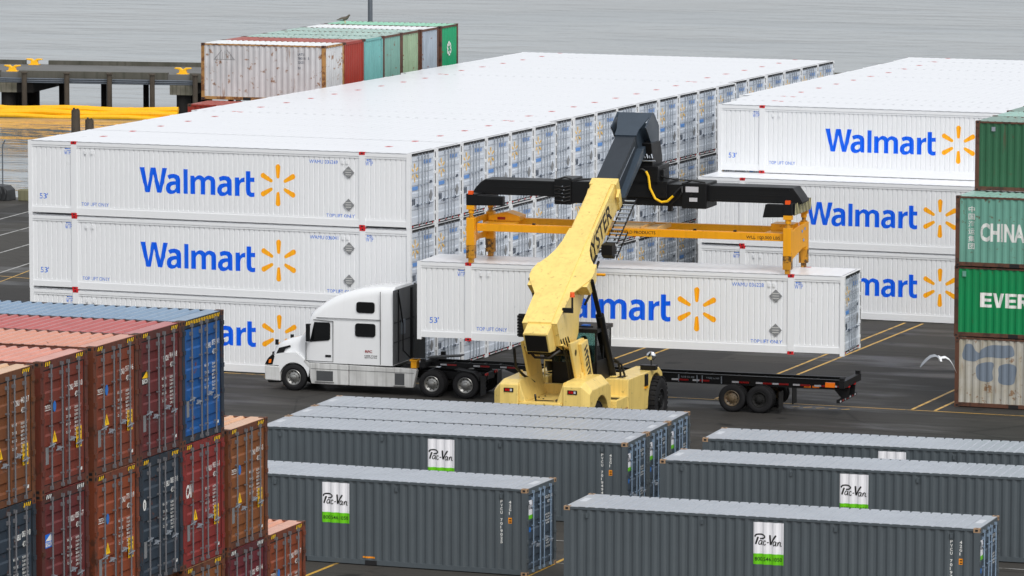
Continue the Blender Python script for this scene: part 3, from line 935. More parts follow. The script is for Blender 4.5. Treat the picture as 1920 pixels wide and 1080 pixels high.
# ------------------------------------------------------------------ ISO boxes
CASTR = 'bare casting'
def iso_box(label, cat_group, loc, rz, L=12.192, H=2.591, wall='charcoal paint', roofm=None, framem=None, doorm=None, castm=CASTR,
            doors=True, roofshape='groove', rdepth=0.03, wperiod=0.278, wdepth=0.036, rodm='zinc rod', npk=4, stripes=None, slots=()):
    W = 2.438
    t = thing('shipping_container', label, 'shipping container', loc, rz, cat_group)
    roofm = roofm or wall; framem = framem or wall; doorm = doorm or wall
    fr = MB(); pw = 0.155
    for x in (0.003, L - pw - 0.003):
        for y in (0.003, W - pw - 0.003): fr.box(x, x + pw, y, y + pw, 0.10, H - 0.10)
    for y0, y1 in ((0.01, 0.075), (W - 0.075, W - 0.01)):
        fr.box(pw, L - pw, y0, y1, H - 0.08, H - 0.018)
        fr.box(pw, L - pw, y0, y1, 0.03, 0.17)
    fr.box(0.015, 0.09, pw, W - pw, 0.03, 0.2); fr.box(0.015, 0.09, pw, W - pw, H - 0.12, H - 0.02)
    if doors:
        fr.box(L - 0.12, L - 0.012, pw, W - pw, 0.02, 0.17); fr.box(L - 0.12, L - 0.012, pw, W - pw, H - 0.20, H - 0.016)
        for z in [0.45, 1.0, 1.6, 2.15] + ([2.6] if H > 2.7 else []):
            for y in (0.02, W - 0.16): fr.box(L - 0.05, L + 0.022, y, y + 0.14, z - 0.05, z + 0.05)
    else:
        fr.box(L - 0.09, L - 0.015, pw, W - pw, 0.03, 0.2); fr.box(L - 0.09, L - 0.015, pw, W - pw, H - 0.12, H - 0.02)
    fr.box(0.1, L - 0.1, 0.08, W - 0.08, 0.10, 0.16)
    for a, b in slots: fr.box(a, b, 0.006, 0.05, 0.02, 0.16, 1)
    part('frame', fr, [framem, 'black rubber'], t)
    prof = corr(pw, L - pw, wperiod, wdepth)
    t['_'] = 0; del t['_']
    w1 = MB(); strip_front(w1, prof, 0.022, 0.17, H - 0.08); part('side_wall', w1, wall, t)
    w2 = MB(); strip_front(w2, prof, W - 0.022, 0.17, H - 0.08, sgn=-1); part('side_wall', w2, wall, t)
    e = MB(); strip_end(e, corr(pw, W - pw, 0.25, 0.045), 0.03, 0.2, H - 0.12, sgn=1); part('end_wall', e, wall, t)
    if not doors:
        e = MB(); strip_end(e, corr(pw, W - pw, 0.236, 0.045), L - 0.03, 0.2, H - 0.12, sgn=-1); part('end_wall', e, wall, t)
    rf = MB()
    rf.box(0.03, 0.42, 0.04, W - 0.04, H - 0.02, H - 0.010); rf.box(L - 0.42, L - 0.03, 0.04, W - 0.04, H - 0.02, H - 0.010)
    strip_roof(rf, corr(0.42, L - 0.42, 0.30 if roofshape == 'groove' else 0.27, rdepth, roofshape), H - 0.008, 0.045, W - 0.045)
    part('roof_panel', rf, roofm, t)
    for x in (0, L - 0.178):
        for y in (0, W - 0.162):
            for z in (0, H - 0.118):
                c = MB(); c.box(x, x + 0.178, y, y + 0.162, z, z + 0.118)
                yf = y - 0.001 if y < 1 else y + 0.163
                c.box(x + 0.05, x + 0.13, yf - 0.003, yf + 0.003, z + 0.03, z + 0.09, 1)
                xf = x - 0.001 if x < 1 else x + 0.179
                c.box(xf - 0.003, xf + 0.003, y + 0.05, y + 0.11, z + 0.03, z + 0.09, 1)
                if z > 1: c.box(x + 0.05, x + 0.13, y + 0.045, y + 0.115, z + 0.116, z + 0.121, 1)
                part('corner_casting', c, [castm, 'black rubber'], t)
    dl = []
    if doors:
        x = L - 0.025
        zb, zt = 0.19, H - 0.23
        gk = MB()
        gk.box(x - 0.03, x + 0.006, pw, W - pw, zt + 0.005, zt + 0.035); gk.box(x - 0.03, x + 0.006, pw, W - pw, zb - 0.02, zb - 0.002)
        gk.box(x - 0.03, x - 0.002, W / 2 - 0.012, W / 2 + 0.012, zb, zt)
        for y in (pw, W - pw - 0.035): gk.box(x - 0.03, x + 0.004, y, y + 0.03, zb, zt)
        part('door_gasket', gk, 'black rubber', t)
        hgt = zt - zb
        pitch = (hgt - 0.12) / npk
        pk = [(zb + 0.10 + i * pitch, zb + 0.10 + i * pitch + pitch * 0.52) for i in range(npk)]
        for k in range(2):
            y0, y1 = (pw + 0.035, W / 2 - 0.014) if k == 0 else (W / 2 + 0.014, W - pw - 0.035)
            dm = MB(); pocket_door(dm, x, y0, y1, zb, zt, pk, 0.036)
            door = part('door', dm, doorm, t); dl.append((door, y0, y1))
            for yy in (y0 + 0.30, y1 - 0.16) if k == 0 else (y0 + 0.14, y1 - 0.34):
                rd = MB(); rd.cyl((x + 0.055, yy, 0.07), (x + 0.055, yy, H - 0.10), 0.02, 8)
                for zz in (0.10, H - 0.14): rd.box(x + 0.01, x + 0.08, yy - 0.026, yy + 0.026, zz - 0.04, zz + 0.04)
                rd.box(x + 0.0, x + 0.07, yy - 0.03, yy + 0.03, H - 0.38, H - 0.30)
                for zz in (0.35, 0.9, 1.45, 2.0): rd.box(x + 0.0, x + 0.075, yy - 0.03, yy + 0.03, zz - 0.014, zz + 0.014)
                part('lock_rod', rd, rodm, door)
            for i, zz in enumerate((1.02, 0.90) if H > 2.7 else (0.92, 0.80)):
                hd = MB(); a = (y0 + 0.1 + 0.36 * i) if k == 0 else (y0 + 0.1 + 0.36 * i)
                hd.beam((x + 0.08, a, zz), (x + 0.08, a + 0.34, zz + 0.03), 0.015, 0.022)
                hd.box(x, x + 0.085, a + 0.23, a + 0.26, zz - 0.04, zz + 0.06)
                part('handle', hd, 'galvanised steel', door)
    if stripes:
        hz = MB(); xs = L - 0.010
        def band(a, b):
            rect(hz, 'end', a, b, H - 0.135, H - 0.03, xs + 0.000, 0)
            n = int((b - a) / 0.095)
            for i in range(n):
                u = a + i * 0.095 + 0.01
                put(hz, ([(0, 0), (.045, 0), (.085, .09), (.04, .09)], [(0, 1, 2, 3)]), 'end', u, H - 0.128, xs + 0.004, 1, 1, 1)
        if stripes == 'full': band(pw + 0.05, W - pw - 0.05)
        else:
            band(pw + 0.08, pw + 0.42); band(W - pw - 0.46, W - pw - 0.05)
        part('hazard_stripe', hz, ['black rubber', 'white lettering' if stripes == 'white' else 'yellow label'], t)
    def side(mb, g2, u, w, su=1, sw=1, mi=0, off=0.003):
        P, F = drape_x([(u + a * su, w + b * sw) for a, b in g2[0]], g2[1], prof)
        mb.add([(a, 0.022 - off + dd, c) for a, dd, c in P], F, mi)
    def stext(mb, body, u, w, h, width=None, bold=0.01, mi=0, off=0.003, **k):
        gl = glyphs(body, bold, **k)
        sc = h / (gl[4] - min(0, gl[3])); su = sc if width is None else width / gl[2]
        side(mb, gl, u, w, su, sc, mi, off)
    t_api = dict(t=t, side=side, stext=stext, doors=dl, L=L, H=H, W=W, prof=prof)
    return t_api

def rect2(u0, u1, w0, w1):
    return ([(u0, w0), (u1, w0), (u1, w1), (u0, w1)], [(0, 1, 2, 3)])

GP = 'charcoal grey rental containers in the foreground'
def rental(label, loc, rz, number, sign=True):
    A = iso_box(label, GP, loc, rz, wall='charcoal paint', roofm='charcoal roof in sky sheen', doorm='charcoal door in shade', slots=((7.04, 7.42), (4.78, 5.16)) )
    t, L, H = A['t'], A['L'], A['H']
    for x in (0.70, 4.13, 8.05, 11.39):
        b = MB(); b.box(x - 0.04, x + 0.04, -0.012, 0.03, 2.28, 2.42); part('hook_bracket', b, 'charcoal paint', t)
    for x in (0.10, L - 0.40):
        b = MB(); b.box(x + 0.04, x + 0.24, 1.0, 1.6, H - 0.010, H - 0.006); part('roof_label', b, 'roof sticker', t)
    if sign:
        s = MB(); A['side'](s, rect2(5.64, 6.53, 1.53, 2.43), 0, 0); A['side'](s, rect2(5.64, 6.53, 1.22, 1.53), 0, 0, mi=1)
        sg = part('sign', s, ['sign white', 'sign green'], t)
        w = MB()
        for i, (p, a, b2) in enumerate(SCRIPT):
            A['side'](w, stroke(p, a * 1.1, b2 * 1.1), 5.64, 1.77, 0.89, 0.89, 0, 0.007 + 0.0006 * i)
        part('script_lettering', w, 'black paint', sg)
        ph = MB(); A['stext'](ph, '800.546.1050', 5.69, 1.325, 0.11, 0.79, 0.01, 0, 0.007); part('phone_number', ph, 'black paint', sg)
        if number:
            v = MB()
            for i, ch in enumerate(number):
                if ch == ' ': continue
                A['stext'](v, ch, 11.345, 2.14 - i * 0.109, 0.085, 0.07 if ch != '1' else 0.02, 0.02)
            part('serial_number', v, 'white lettering', t)
            v = MB()
            for i, ch in enumerate('42G1'): A['stext'](v, ch, 11.615, 2.13 - i * 0.109, 0.085, 0.07 if ch != '1' else 0.02, 0.02)
            part('size_code', v, 'white lettering', t)
            v = MB(); A['side'](v, rect2(11.60, 11.71, 1.54, 1.71), 0, 0)
            for k in range(2): A['side'](v, rect2(11.62, 11.69, 1.565 + k * 0.07, 1.60 + k * 0.07), 0, 0, mi=1, off=0.006)
            part('orange_label', v, ['orange label', 'black paint'], t)
        v = MB(); A['side'](v, rect2(6.95, 7.35, 0.22, 0.27), 0, 0); part('fork_warning', v, 'orange label', t)
    xs = L - 0.025
    d0, y0, y1 = A['doors'][0]; d1, z0, z1 = A['doors'][1]
    s = MB(); rect(s, 'end', y0 + 0.03, y0 + 0.34, 1.78, 2.22, xs + 0.004, 0); rect(s, 'end', y0 + 0.03, y0 + 0.34, 1.66, 1.78, xs + 0.004, 1)
    sg = part('door_sign', s, ['sign white', 'sign green'], d0)
    w = MB()
    for i, (p, a, b2) in enumerate(SCRIPT): put(w, stroke(p, a * 1.4, b2 * 1.4), 'end', y0 + 0.04, 1.95, xs + 0.006 + 0.0005 * i, 0.29, 0.40)
    part('script_lettering', w, 'black paint', d0)
    s = MB(); rect(s, 'end', y0 + 0.06, y0 + 0.2, 1.28, 1.42, xs + 0.004); part('blue_label', s, 'blue label', d0)
    w = MB(); text(w, (number or 'PVCU 7019 3')[:12], 'end', z0 + 0.30, 2.08, xs + 0.004, 0.09, bold=0.01, width=0.62); text(w, '42G1', 'end', z0 + 0.52, 1.94, xs + 0.004, 0.09, width=0.2)
    part('serial_number', w, 'white lettering', d1)
    w = MB()
    for j, z in enumerate((1.58, 1.50, 1.40, 1.32, 0.80, 0.72, 0.62)):
        text(w, ('MAX.GROSS', '32,500 KG', 'TARE', '3,700 KG', 'NET', '28,800 KG', 'CU.CAP')[j], 'end', z0 + 0.30 + 0.1 * (j % 2), z, xs + 0.004, 0.055, width=0.5)
    part('weight_table', w, 'white lettering', d1)
    return t
rental('charcoal grey rental container at the bottom centre right, nearest the camera', (37.687, -40.149, 0), 2.77, 'PVCU 7019314')
rental('charcoal grey rental container at the bottom centre left, number PVCU 7019025', (23.427, -37.79, 0), 0.10, 'PVCU 7019025')
rental('charcoal grey rental container, front one of three side by side below the yellow machine', (23.021, -28.908, 0), 3.96, 'PVCU 7019494')
c3, s3 = math.cos(R(3.96)), math.sin(R(3.96))
rental('charcoal grey rental container, middle one of three side by side below the yellow machine', (23.021 - s3 * 2.5, -28.908 + c3 * 2.5, 0), 3.96, 'PVCU 7019360', False)
rental('charcoal grey rental container, rear one of three side by side below the yellow machine', (23.021 - s3 * 5.0, -28.908 + c3 * 5.0, 0), 3.96, 'PVCU 7019072', False)
rental('charcoal grey rental container at the right edge, second of three staggered rows, sign showing', (37.267, -30.833, 0), 3.5, 'PVCU 7019529')
rental('charcoal grey rental container at the right edge, farthest row, only its top showing', (36.99, -26.10, 0), 4.2, 'PVCU 7019107')

# --- left foreground stack
GL = 'stacked coloured containers at the left, door ends showing'
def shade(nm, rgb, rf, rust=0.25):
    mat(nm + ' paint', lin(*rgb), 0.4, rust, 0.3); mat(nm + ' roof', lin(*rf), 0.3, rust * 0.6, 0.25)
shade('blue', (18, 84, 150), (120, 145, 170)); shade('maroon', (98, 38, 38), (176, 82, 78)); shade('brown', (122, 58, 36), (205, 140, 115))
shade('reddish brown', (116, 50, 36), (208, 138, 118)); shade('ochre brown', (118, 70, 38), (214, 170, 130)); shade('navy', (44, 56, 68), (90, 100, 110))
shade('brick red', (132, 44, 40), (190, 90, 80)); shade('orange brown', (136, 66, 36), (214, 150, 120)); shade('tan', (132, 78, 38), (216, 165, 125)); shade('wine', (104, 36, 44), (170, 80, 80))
LX, LY, LA = 26.874, -68.822, 1.89
lc, ls = math.cos(R(LA)), math.sin(R(LA))
def left(label, ly, z, nm, num, logo=None, H=2.896, stripes='yellow', caution=True, warn=True, size='45G1', dx=0.0):
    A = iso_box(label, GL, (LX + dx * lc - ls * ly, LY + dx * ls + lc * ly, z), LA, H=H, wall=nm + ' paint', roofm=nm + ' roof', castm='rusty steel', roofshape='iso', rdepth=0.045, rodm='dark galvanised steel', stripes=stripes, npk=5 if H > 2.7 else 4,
                framem=nm + ' frame')
    xs = A['L'] - 0.025 + 0.004
    d0, y0, y1 = A['doors'][0]; d1, z0, z1 = A['doors'][1]
    w = MB(); text(w, num[:4], 'end', z0 + 0.18, H - 0.80, xs, 0.13, width=0.30, bold=0.02); text(w, num[5:], 'end', z0 + 0.54, H - 0.76, xs, 0.13, width=0.42, bold=0.02)
    text(w, size, 'end', z0 + 0.56, H - 0.97, xs, 0.12, width=0.26, bold=0.02); part('serial_number', w, 'white lettering', d1)
    w = MB()
    rows = [('MAX.GROSS', '32,500 KG'), ('', '71,650 LB'), ('TARE', '3,870 KG'), ('', '8,530 LB'), ('PAYLOAD', '28,630 KG'), ('', '63,120 LB'), ('CU.CAP', '76.4 CU.M'), ('', '2,700 CU.FT')]
    for j, (a, b) in enumerate(rows):
        z = H - 1.22 - j * 0.085
        if a: text(w, a, 'end', z0 + 0.10, z, xs, 0.06, width=0.24, bold=0.02)
        text(w, b, 'end', z0 + 0.54, z, xs, 0.06, width=0.30, bold=0.02)
    part('weight_table', w, 'white lettering', d1)
    if caution:
        s = MB(); rect(s, 'end', z1 - 0.40, z1 - 0.12, 0.78, 1.24, xs, 0)
        for j, b in enumerate(('CAUTION', "9'6\"", 'HIGH', 'CONTAINER')): text(s, b, 'end', z1 - 0.37, 1.13 - j * 0.105, xs + 0.003, 0.06, 1, width=0.22, bold=0.02)
        part('caution_sign', s, ['yellow label', 'black paint'], d1)
    if warn:
        s = MB(); put(s, ([(0, 0), (.26, 0), (.13, .26)], [(0, 1, 2)]), 'end', y0 + 0.42, 1.06, xs, 1, 1, 0)
        put(s, ([(0.118, 0.05), (.142, 0.05), (.142, .17), (.118, .17)], [(0, 1, 2, 3)]), 'end', y0 + 0.42, 1.06, xs + 0.003, 1, 1, 1)
        part('warning_triangle', s, ['yellow label', 'black paint'], d0)
    s = MB(); rect(s, 'end', y0 + 0.08, y0 + 0.24, 0.62, 1.0, xs, 0); part('data_plate', s, 'placard grey', d0)
    s = MB(); rect(s, 'end', z1 - 0.22, z1 - 0.10, 0.26, 0.33, xs, 0); part('small_label', s, 'white lettering', d1)
    if logo:
        s = MB(); kind = logo
        if kind == 'tri':
            text(s, 'TRITON', 'end', y0 + 0.06, H - 1.06, xs, 0.08, width=0.32, bold=0.02); rect(s, 'end', y0 + 0.06, y0 + 0.38, H - 1.10, H - 1.085, xs, 0)
            mats = ['white lettering']
        elif kind == 'cai':
            text(s, 'CAI', 'end', y0 + 0.02, H - 1.25, xs, 0.32, width=0.36, bold=0.04, shear=0.25); mats = ['white lettering']
        elif kind in ('beaconY', 'beaconW'):
            mats = ['white lettering', 'yellow label', 'black paint' if kind == 'beaconY' else 'marking blue']
            rect(s, 'end', y0 + 0.02, y0 + 0.36, H - 1.20, H - 0.90, xs, 2)
            put(s, ([(0.0, 0.0), (.30, -.02), (.30, .16)], [(0, 1, 2)]), 'end', y0 + 0.03, H - 1.04, xs + 0.003, 1, 1, 1 if kind == 'beaconY' else 0)
            text(s, 'BEACON', 'end', y0 + 0.03, H - 1.17, xs + 0.005, 0.11, 0, width=0.31, bold=0.03)
        elif kind == 'circle':
            n = 24; put(s, ([(0.09 * math.cos(2 * math.pi * i / n), 0.13 * math.sin(2 * math.pi * i / n)) for i in range(n)], [tuple(range(n))]), 'end', y0 + 0.12, H - 1.05, xs); mats = ['white lettering', 'black paint']
            text(s, '0', 'end', y0 + 0.09, H - 1.13, xs + 0.003, 0.15, 1, width=0.06)
        part('company_logo', s, mats, d0)
    if logo in ('tri',):
        s = MB(); n = 20; put(s, ([(0.08 * math.cos(2 * math.pi * i / n), 0.12 * math.sin(2 * math.pi * i / n)) for i in range(n)], [tuple(range(n))]), 'end', y0 + 0.56, H - 1.05, xs)
        part('round_seal', s, 'blue label', d0)
    return A
mat('rusty steel', lin(92, 56, 38), 0.6, 0.8, 0.4)
for nm, c in (('blue', (34, 46, 60)), ('maroon', (84, 40, 34)), ('brown', (98, 52, 34)), ('reddish brown', (98, 48, 36)), ('ochre brown', (104, 62, 34)), ('navy', (36, 46, 56)), ('brick red', (128, 40, 36)), ('orange brown', (112, 56, 34)), ('tan', (104, 58, 34)), ('wine', (84, 34, 38))):
    mat(nm + ' frame', lin(*c), 0.5, 0.7, 0.4, rustcol=lin(72, 42, 28))
Z4, Z3, Z2 = 8.32, 5.424, 2.528
left('bright blue container, rightmost of the top row in the left foreground stack', 0.0, Z4, 'blue', 'CLHU 87524 1', None, stripes='full', caution=False, warn=False)
left('maroon container with yellow and black triangle logo, beside the blue one, top row', -2.46, Z4, 'maroon', 'BMOU 91418 8', 'beaconY', caution=False, warn=False)
left('brown container numbered TCNU 51749 6, top row of the left foreground stack', -4.92, Z4, 'brown', 'TCNU 51749 6', 'tri')
left('reddish brown container numbered TCNU 58513 0, top row of the left foreground stack', -7.65, Z4, 'reddish brown', 'TCNU 58513 0', 'tri')
left('ochre brown container numbered TCNU 44282 7, cut by the left edge, top row', -10.38, Z4, 'ochre brown', 'TCNU 44282 7', 'circle')
left('tan container with salmon roof, right end of the second row, left foreground stack', 2.66, Z3, 'tan', 'TCNU 81045 5', 'tri')
left('bright red container with big white CAI letters, under the blue one', 0.0, Z3, 'brick red', 'CAIU 93345 1', 'cai')
left('dark navy container numbered SNBU 08383 1, between red and orange brown ones', -2.46, Z3, 'navy', 'SNBU 08383 1', 'circle', caution=False, warn=False)
left('orange brown container numbered TCNU 77128 9, second row of the left foreground stack', -4.92, Z3, 'orange brown', 'TCNU 77128 9', 'tri')
left('maroon container with blue and white logo plate, second row, left foreground stack', -7.65, Z3, 'maroon', 'BMOU 02815 7', 'beaconW', stripes='white', caution=False, warn=False)
left('dark navy container numbered SNBU 08339 0 at the left edge, second row', -10.38, Z3, 'navy', 'SNBU 08339 0', None, caution=False, warn=False)
left('orange brown container numbered TCNU 81045 7, lowest right in the left foreground stack', 5.06, Z2, 'orange brown', 'TCNU 81045 7', 'tri')
left('wine red container below the tan one, bottom edge of the photo', 2.60, Z2, 'wine', 'BMOU 45458 4', None, stripes='white', caution=False)
left('tan container below the red one, cut by the bottom edge', 0.0, Z2, 'tan', 'TCNU 66120 3', 'tri')

# --- right stack
GR = 'old containers stacked at the right edge'
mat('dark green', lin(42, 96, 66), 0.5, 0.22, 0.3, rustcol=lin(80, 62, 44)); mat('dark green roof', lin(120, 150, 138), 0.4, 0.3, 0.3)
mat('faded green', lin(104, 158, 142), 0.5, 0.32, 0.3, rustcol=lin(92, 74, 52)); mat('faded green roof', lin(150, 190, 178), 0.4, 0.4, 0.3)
mat('bright green', lin(0, 132, 76), 0.4, 0.12, 0.25, rustcol=lin(96, 62, 40))
mat('weathered grey', lin(176, 174, 166), 0.55, 0.5, 0.5, rustcol=lin(124, 92, 60), dirtcol=lin(140, 128, 96))
mat('slate overpaint', lin(112, 124, 138), 0.55, 0.08, 0.1)
mat('rusty frame', lin(96, 62, 46), 0.6, 0.8, 0.4, rustcol=lin(60, 40, 32))
RX, RY = 37.2, 1.36
SL = ((2.05, 2.42), (3.63, 4.0))
A = iso_box('weathered grey container with slate patches, bottom of the right stack', GR, (RX, RY, 0), 0, L=6.058, wall='weathered grey', framem='rusty frame', castm='rusty frame', doors=False, slots=SL)
s = MB()
def blob(pts):
    return ([(x, y) for x, y in smooth_loop(pts, 4)], [tuple(range(len(pts) * 4))])
def wob(pts, a=0.05):
    return [(x + random.uniform(-a, a), y + random.uniform(-a, a)) for x, y in pts]
s1 = MB(); A['side'](s1, blob(wob([(0.28, 2.05), (0.22, 1.88), (0.36, 1.76), (0.7, 1.74), (0.95, 1.84), (1.3, 1.92), (1.7, 1.90), (2.1, 1.92), (2.2, 2.05), (2.15, 2.32), (1.8, 2.30), (1.3, 2.34), (1.0, 2.16), (0.88, 1.98), (0.82, 2.12), (0.66, 2.34), (0.4, 2.30)])), 0, 0); part('paint_patch', s1, 'slate overpaint', A['t'])
s1 = MB(); A['side'](s1, blob(wob([(0.85, 1.60), (0.82, 1.2), (0.9, 0.98), (1.2, 0.96), (1.42, 1.04), (1.46, 1.3), (1.43, 1.62), (1.15, 1.70)])), 0, 0); part('paint_patch', s1, 'slate overpaint', A['t'])
s1 = MB(); A['side'](s1, blob(wob([(1.68, 1.60), (1.64, 1.3), (1.7, 1.0), (1.95, 0.90), (2.25, 0.98), (2.32, 1.2), (2.34, 1.6), (2.0, 1.66)])), 0, 0); part('paint_patch', s1, 'slate overpaint', A['t'])
A = iso_box('bright green container with white EVERGREEN letters, second of the right stack', GR, (RX - 0.05, RY, 2.591), 0, L=6.058, wall='bright green', framem='rusty frame', castm='rusty frame', doors=False, slots=SL)
s = MB()
def E_(u, w, h, k): return ([(u, w), (u + k, w), (u + k, w + h * .2), (u + k * .36, w + h * .2), (u + k * .36, w + h * .4), (u + k * .94, w + h * .4), (u + k * .94, w + h * .6), (u + k * .36, w + h * .6), (u + k * .36, w + h * .8), (u + k, w + h * .8), (u + k, w + h), (u, w + h)],)
def outl(loops): return fill_outlines(loops)
def Vl(u, w, h, k): return ([(u, w + h), (u + k * .32, w + h), (u + k * .5, w + h * .3), (u + k * .68, w + h), (u + k, w + h), (u + k * .66, w), (u + k * .34, w)],)
def Rl(u, w, h, k): return ([(u, w), (u + k * .33, w), (u + k * .33, w + h * .36), (u + k * .5, w + h * .36), (u + k * .66, w), (u + k, w), (u + k * .78, w + h * .4), (u + k * .96, w + h * .56), (u + k * .98, w + h * .82), (u + k * .8, w + h), (u, w + h)], [(u + k * .33, w + h * .58), (u + k * .33, w + h * .8), (u + k * .62, w + h * .8), (u + k * .64, w + h * .6)])
def Gl(u, w, h, k): return ([(u + k * .2, w), (u + k * .98, w), (u + k * .98, w + h * .5), (u + k * .55, w + h * .5), (u + k * .55, w + h * .34), (u + k * .66, w + h * .34), (u + k * .66, w + h * .2), (u + k * .36, w + h * .2), (u + k * .34, w + h * .8), (u + k * .95, w + h * .8), (u + k * .95, w + h), (u + k * .18, w + h), (u, w + h * .8), (u, w + h * .2)],)
def Nl(u, w, h, k): return ([(u, w), (u + k * .3, w), (u + k * .3, w + h * .5), (u + k * .68, w), (u + k, w), (u + k, w + h), (u + k * .7, w + h), (u + k * .7, w + h * .5), (u + k * .32, w + h), (u, w + h)],)
u = 0.98
for ch, fn in zip('EVERGREEN', (E_, Vl, E_, Rl, Gl, Rl, E_, E_, Nl)):
    k = 0.43
    lp = fn(u, 1.12, 0.53, k)
    A['side'](s, outl([list(q) for q in lp]), 0, 0); u += k + 0.04
part('company_lettering', s, 'white lettering', A['t'])
s = MB(); s.box(0.30, 0.44, 0.0, 0.03, 2.22, 2.42); part('hook_bracket', s, 'faded green', A['t'])
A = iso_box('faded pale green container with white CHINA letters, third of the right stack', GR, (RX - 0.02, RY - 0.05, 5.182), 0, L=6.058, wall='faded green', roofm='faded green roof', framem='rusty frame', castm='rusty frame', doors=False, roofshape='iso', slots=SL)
s = MB()
for i, ch in enumerate('中国海运集团'): A['stext'](s, ch, 0.48, 2.02 - i * 0.27, 0.22, 0.24, 0.012, 0, 0.004)
part('company_characters', s, 'worn white lettering', A['t'])
s = MB(); A['stext'](s, 'CHINA SHIPPING', 0.93, 0.98, 0.68, 4.0, 0.035, 0, 0.004); part('company_lettering', s, 'worn white lettering', A['t'])
def row4(lab, y, x, w, r):
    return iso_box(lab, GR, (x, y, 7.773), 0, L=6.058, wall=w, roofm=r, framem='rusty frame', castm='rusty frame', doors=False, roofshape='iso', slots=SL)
A = row4('dark green container on top of the right stack, set back', 3.35, 37.3, 'dark green', 'dark green roof')
s = MB(); s.box(0.62, 0.76, 0.0, 0.03, 2.22, 2.38); part('hook_bracket', s, 'galvanised steel', A['t'])
row4('pale green container roof just behind the top dark green container', 5.82, 37.25, 'faded green', 'faded green roof')
row4('grey green container roof, second behind the top dark green container', 8.30, 37.1, 'weathered grey', 'dark green roof')
mat('slate blue roof', lin(110, 125, 160), 0.4, 0.3, 0.3)
row4('slate blue container roof at the right edge, farthest behind the dark green one', 10.8, 37.5, 'slate overpaint', 'slate blue roof')

# --- far row by the pier
GS = 'old 20-foot containers in the far row beside the pier'
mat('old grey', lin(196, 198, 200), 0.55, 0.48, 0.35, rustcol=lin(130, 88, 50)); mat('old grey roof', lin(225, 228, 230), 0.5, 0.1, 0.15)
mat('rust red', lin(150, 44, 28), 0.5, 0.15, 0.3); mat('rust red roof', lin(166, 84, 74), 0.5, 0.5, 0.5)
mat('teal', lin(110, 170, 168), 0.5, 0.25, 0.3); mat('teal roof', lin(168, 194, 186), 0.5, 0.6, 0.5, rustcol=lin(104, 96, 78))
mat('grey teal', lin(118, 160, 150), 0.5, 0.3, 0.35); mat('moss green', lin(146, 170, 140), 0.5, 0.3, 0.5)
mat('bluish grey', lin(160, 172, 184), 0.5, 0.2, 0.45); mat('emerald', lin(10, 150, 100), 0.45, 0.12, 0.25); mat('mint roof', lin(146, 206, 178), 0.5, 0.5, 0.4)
mat('orange rust frame', lin(176, 132, 76), 0.6, 1.0, 0.5, rustcol=lin(104, 64, 36))
SX, SY, SA = -7.45, 31.85, 2.4
sc_, ss_ = math.cos(R(SA)), math.sin(R(SA))
far = [('old grey', 'old grey roof', 'orange rust frame', 'pale grey container with rust streaks, nearest of the far row beside the pier'),
       ('rust red', 'rust red roof', 'rust red', 'rust red container in the far row, right behind the pale grey one'),
       ('teal', 'teal roof', 'teal', 'teal container in the far row, right behind the red one'),
       ('grey teal', 'teal roof', 'rusty frame', 'grey teal container in the far row, fourth from the near end'),
       ('moss green', 'teal roof', 'rusty frame', 'mossy pale green container in the far row, fifth from the near end'),
       ('bluish grey', 'old grey roof', 'rusty frame', 'dirty bluish grey container in the far row, before the emerald one'),
       ('emerald', 'mint roof', 'rusty frame', 'emerald green container with white flower logo, farthest of the far row')]
for i, (w, r, f, lab) in enumerate(far):
    p = 2.50 * i + (0.0 if i < 6 else 0.25)
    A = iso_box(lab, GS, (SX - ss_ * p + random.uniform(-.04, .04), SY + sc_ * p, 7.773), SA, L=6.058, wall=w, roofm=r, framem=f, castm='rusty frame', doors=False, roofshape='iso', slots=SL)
    if i == 0:
        for tx, zz_, wd in (('LATU', 2.12, 0.33), ('780181 5', 1.94, 0.55), ('22G1', 1.76, 0.30), ('SI', 1.50, 0.14)):
            s = MB(); A['stext'](s, tx, 4.72, zz_, 0.11, wd, 0.02); part('serial_number', s, 'door marking dark', A['t'])
        s = MB()
        for q in range(9):
            A['side'](s, rect2(0.78 + q * 0.09, 0.80 + q * 0.09, 1.86, 1.86 + 0.10 + 0.3 * (1 - abs(q - 4) / 5)), 0, 0)
        A['side'](s, ([(0.60, 1.84), (1.66, 1.84), (1.66, 1.87), (0.60, 1.87)], [(0, 1, 2, 3)]), 0, 0)
        A['side'](s, ([(0.60, 1.84), (0.66, 1.84), (1.02, 2.28), (1.0, 2.30)], [(0, 1, 2, 3)]), 0, 0, off=0.005)
        A['side'](s, ([(1.60, 1.84), (1.66, 1.84), (1.28, 2.30), (1.25, 2.28)], [(0, 1, 2, 3)]), 0, 0, off=0.005)
        part('faded_logo', s, 'placard grey', A['t'])
    if i == 6:
        s = MB(); xs = A['L'] - 0.026
        n = 40
        for c0 in range(6):
            a = c0 * math.pi / 3
            put(s, stroke([(0.09 * math.cos(a) , 0.09 * math.sin(a)), (0.20 * math.cos(a + .3), 0.2 * math.sin(a + .3)), (0.2 * math.cos(a + .9), 0.2 * math.sin(a + .9)), (0.09 * math.cos(a + 1.1), 0.09 * math.sin(a + 1.1))], 0.06), 'end', 1.2, 1.45, xs + 0.002 * c0, 1.3, 1.5)
        part('flower_logo', s, 'white lettering', A['t'])
A = iso_box('red container one tier lower, in front of the pale grey container by the pier', GS, (SX + 0.4 + ss_ * 2.6, SY - sc_ * 2.6, 5.182), SA, L=6.058, wall='rust red', roofm='rust red roof', doors=False, roofshape='iso', castm='rusty frame')

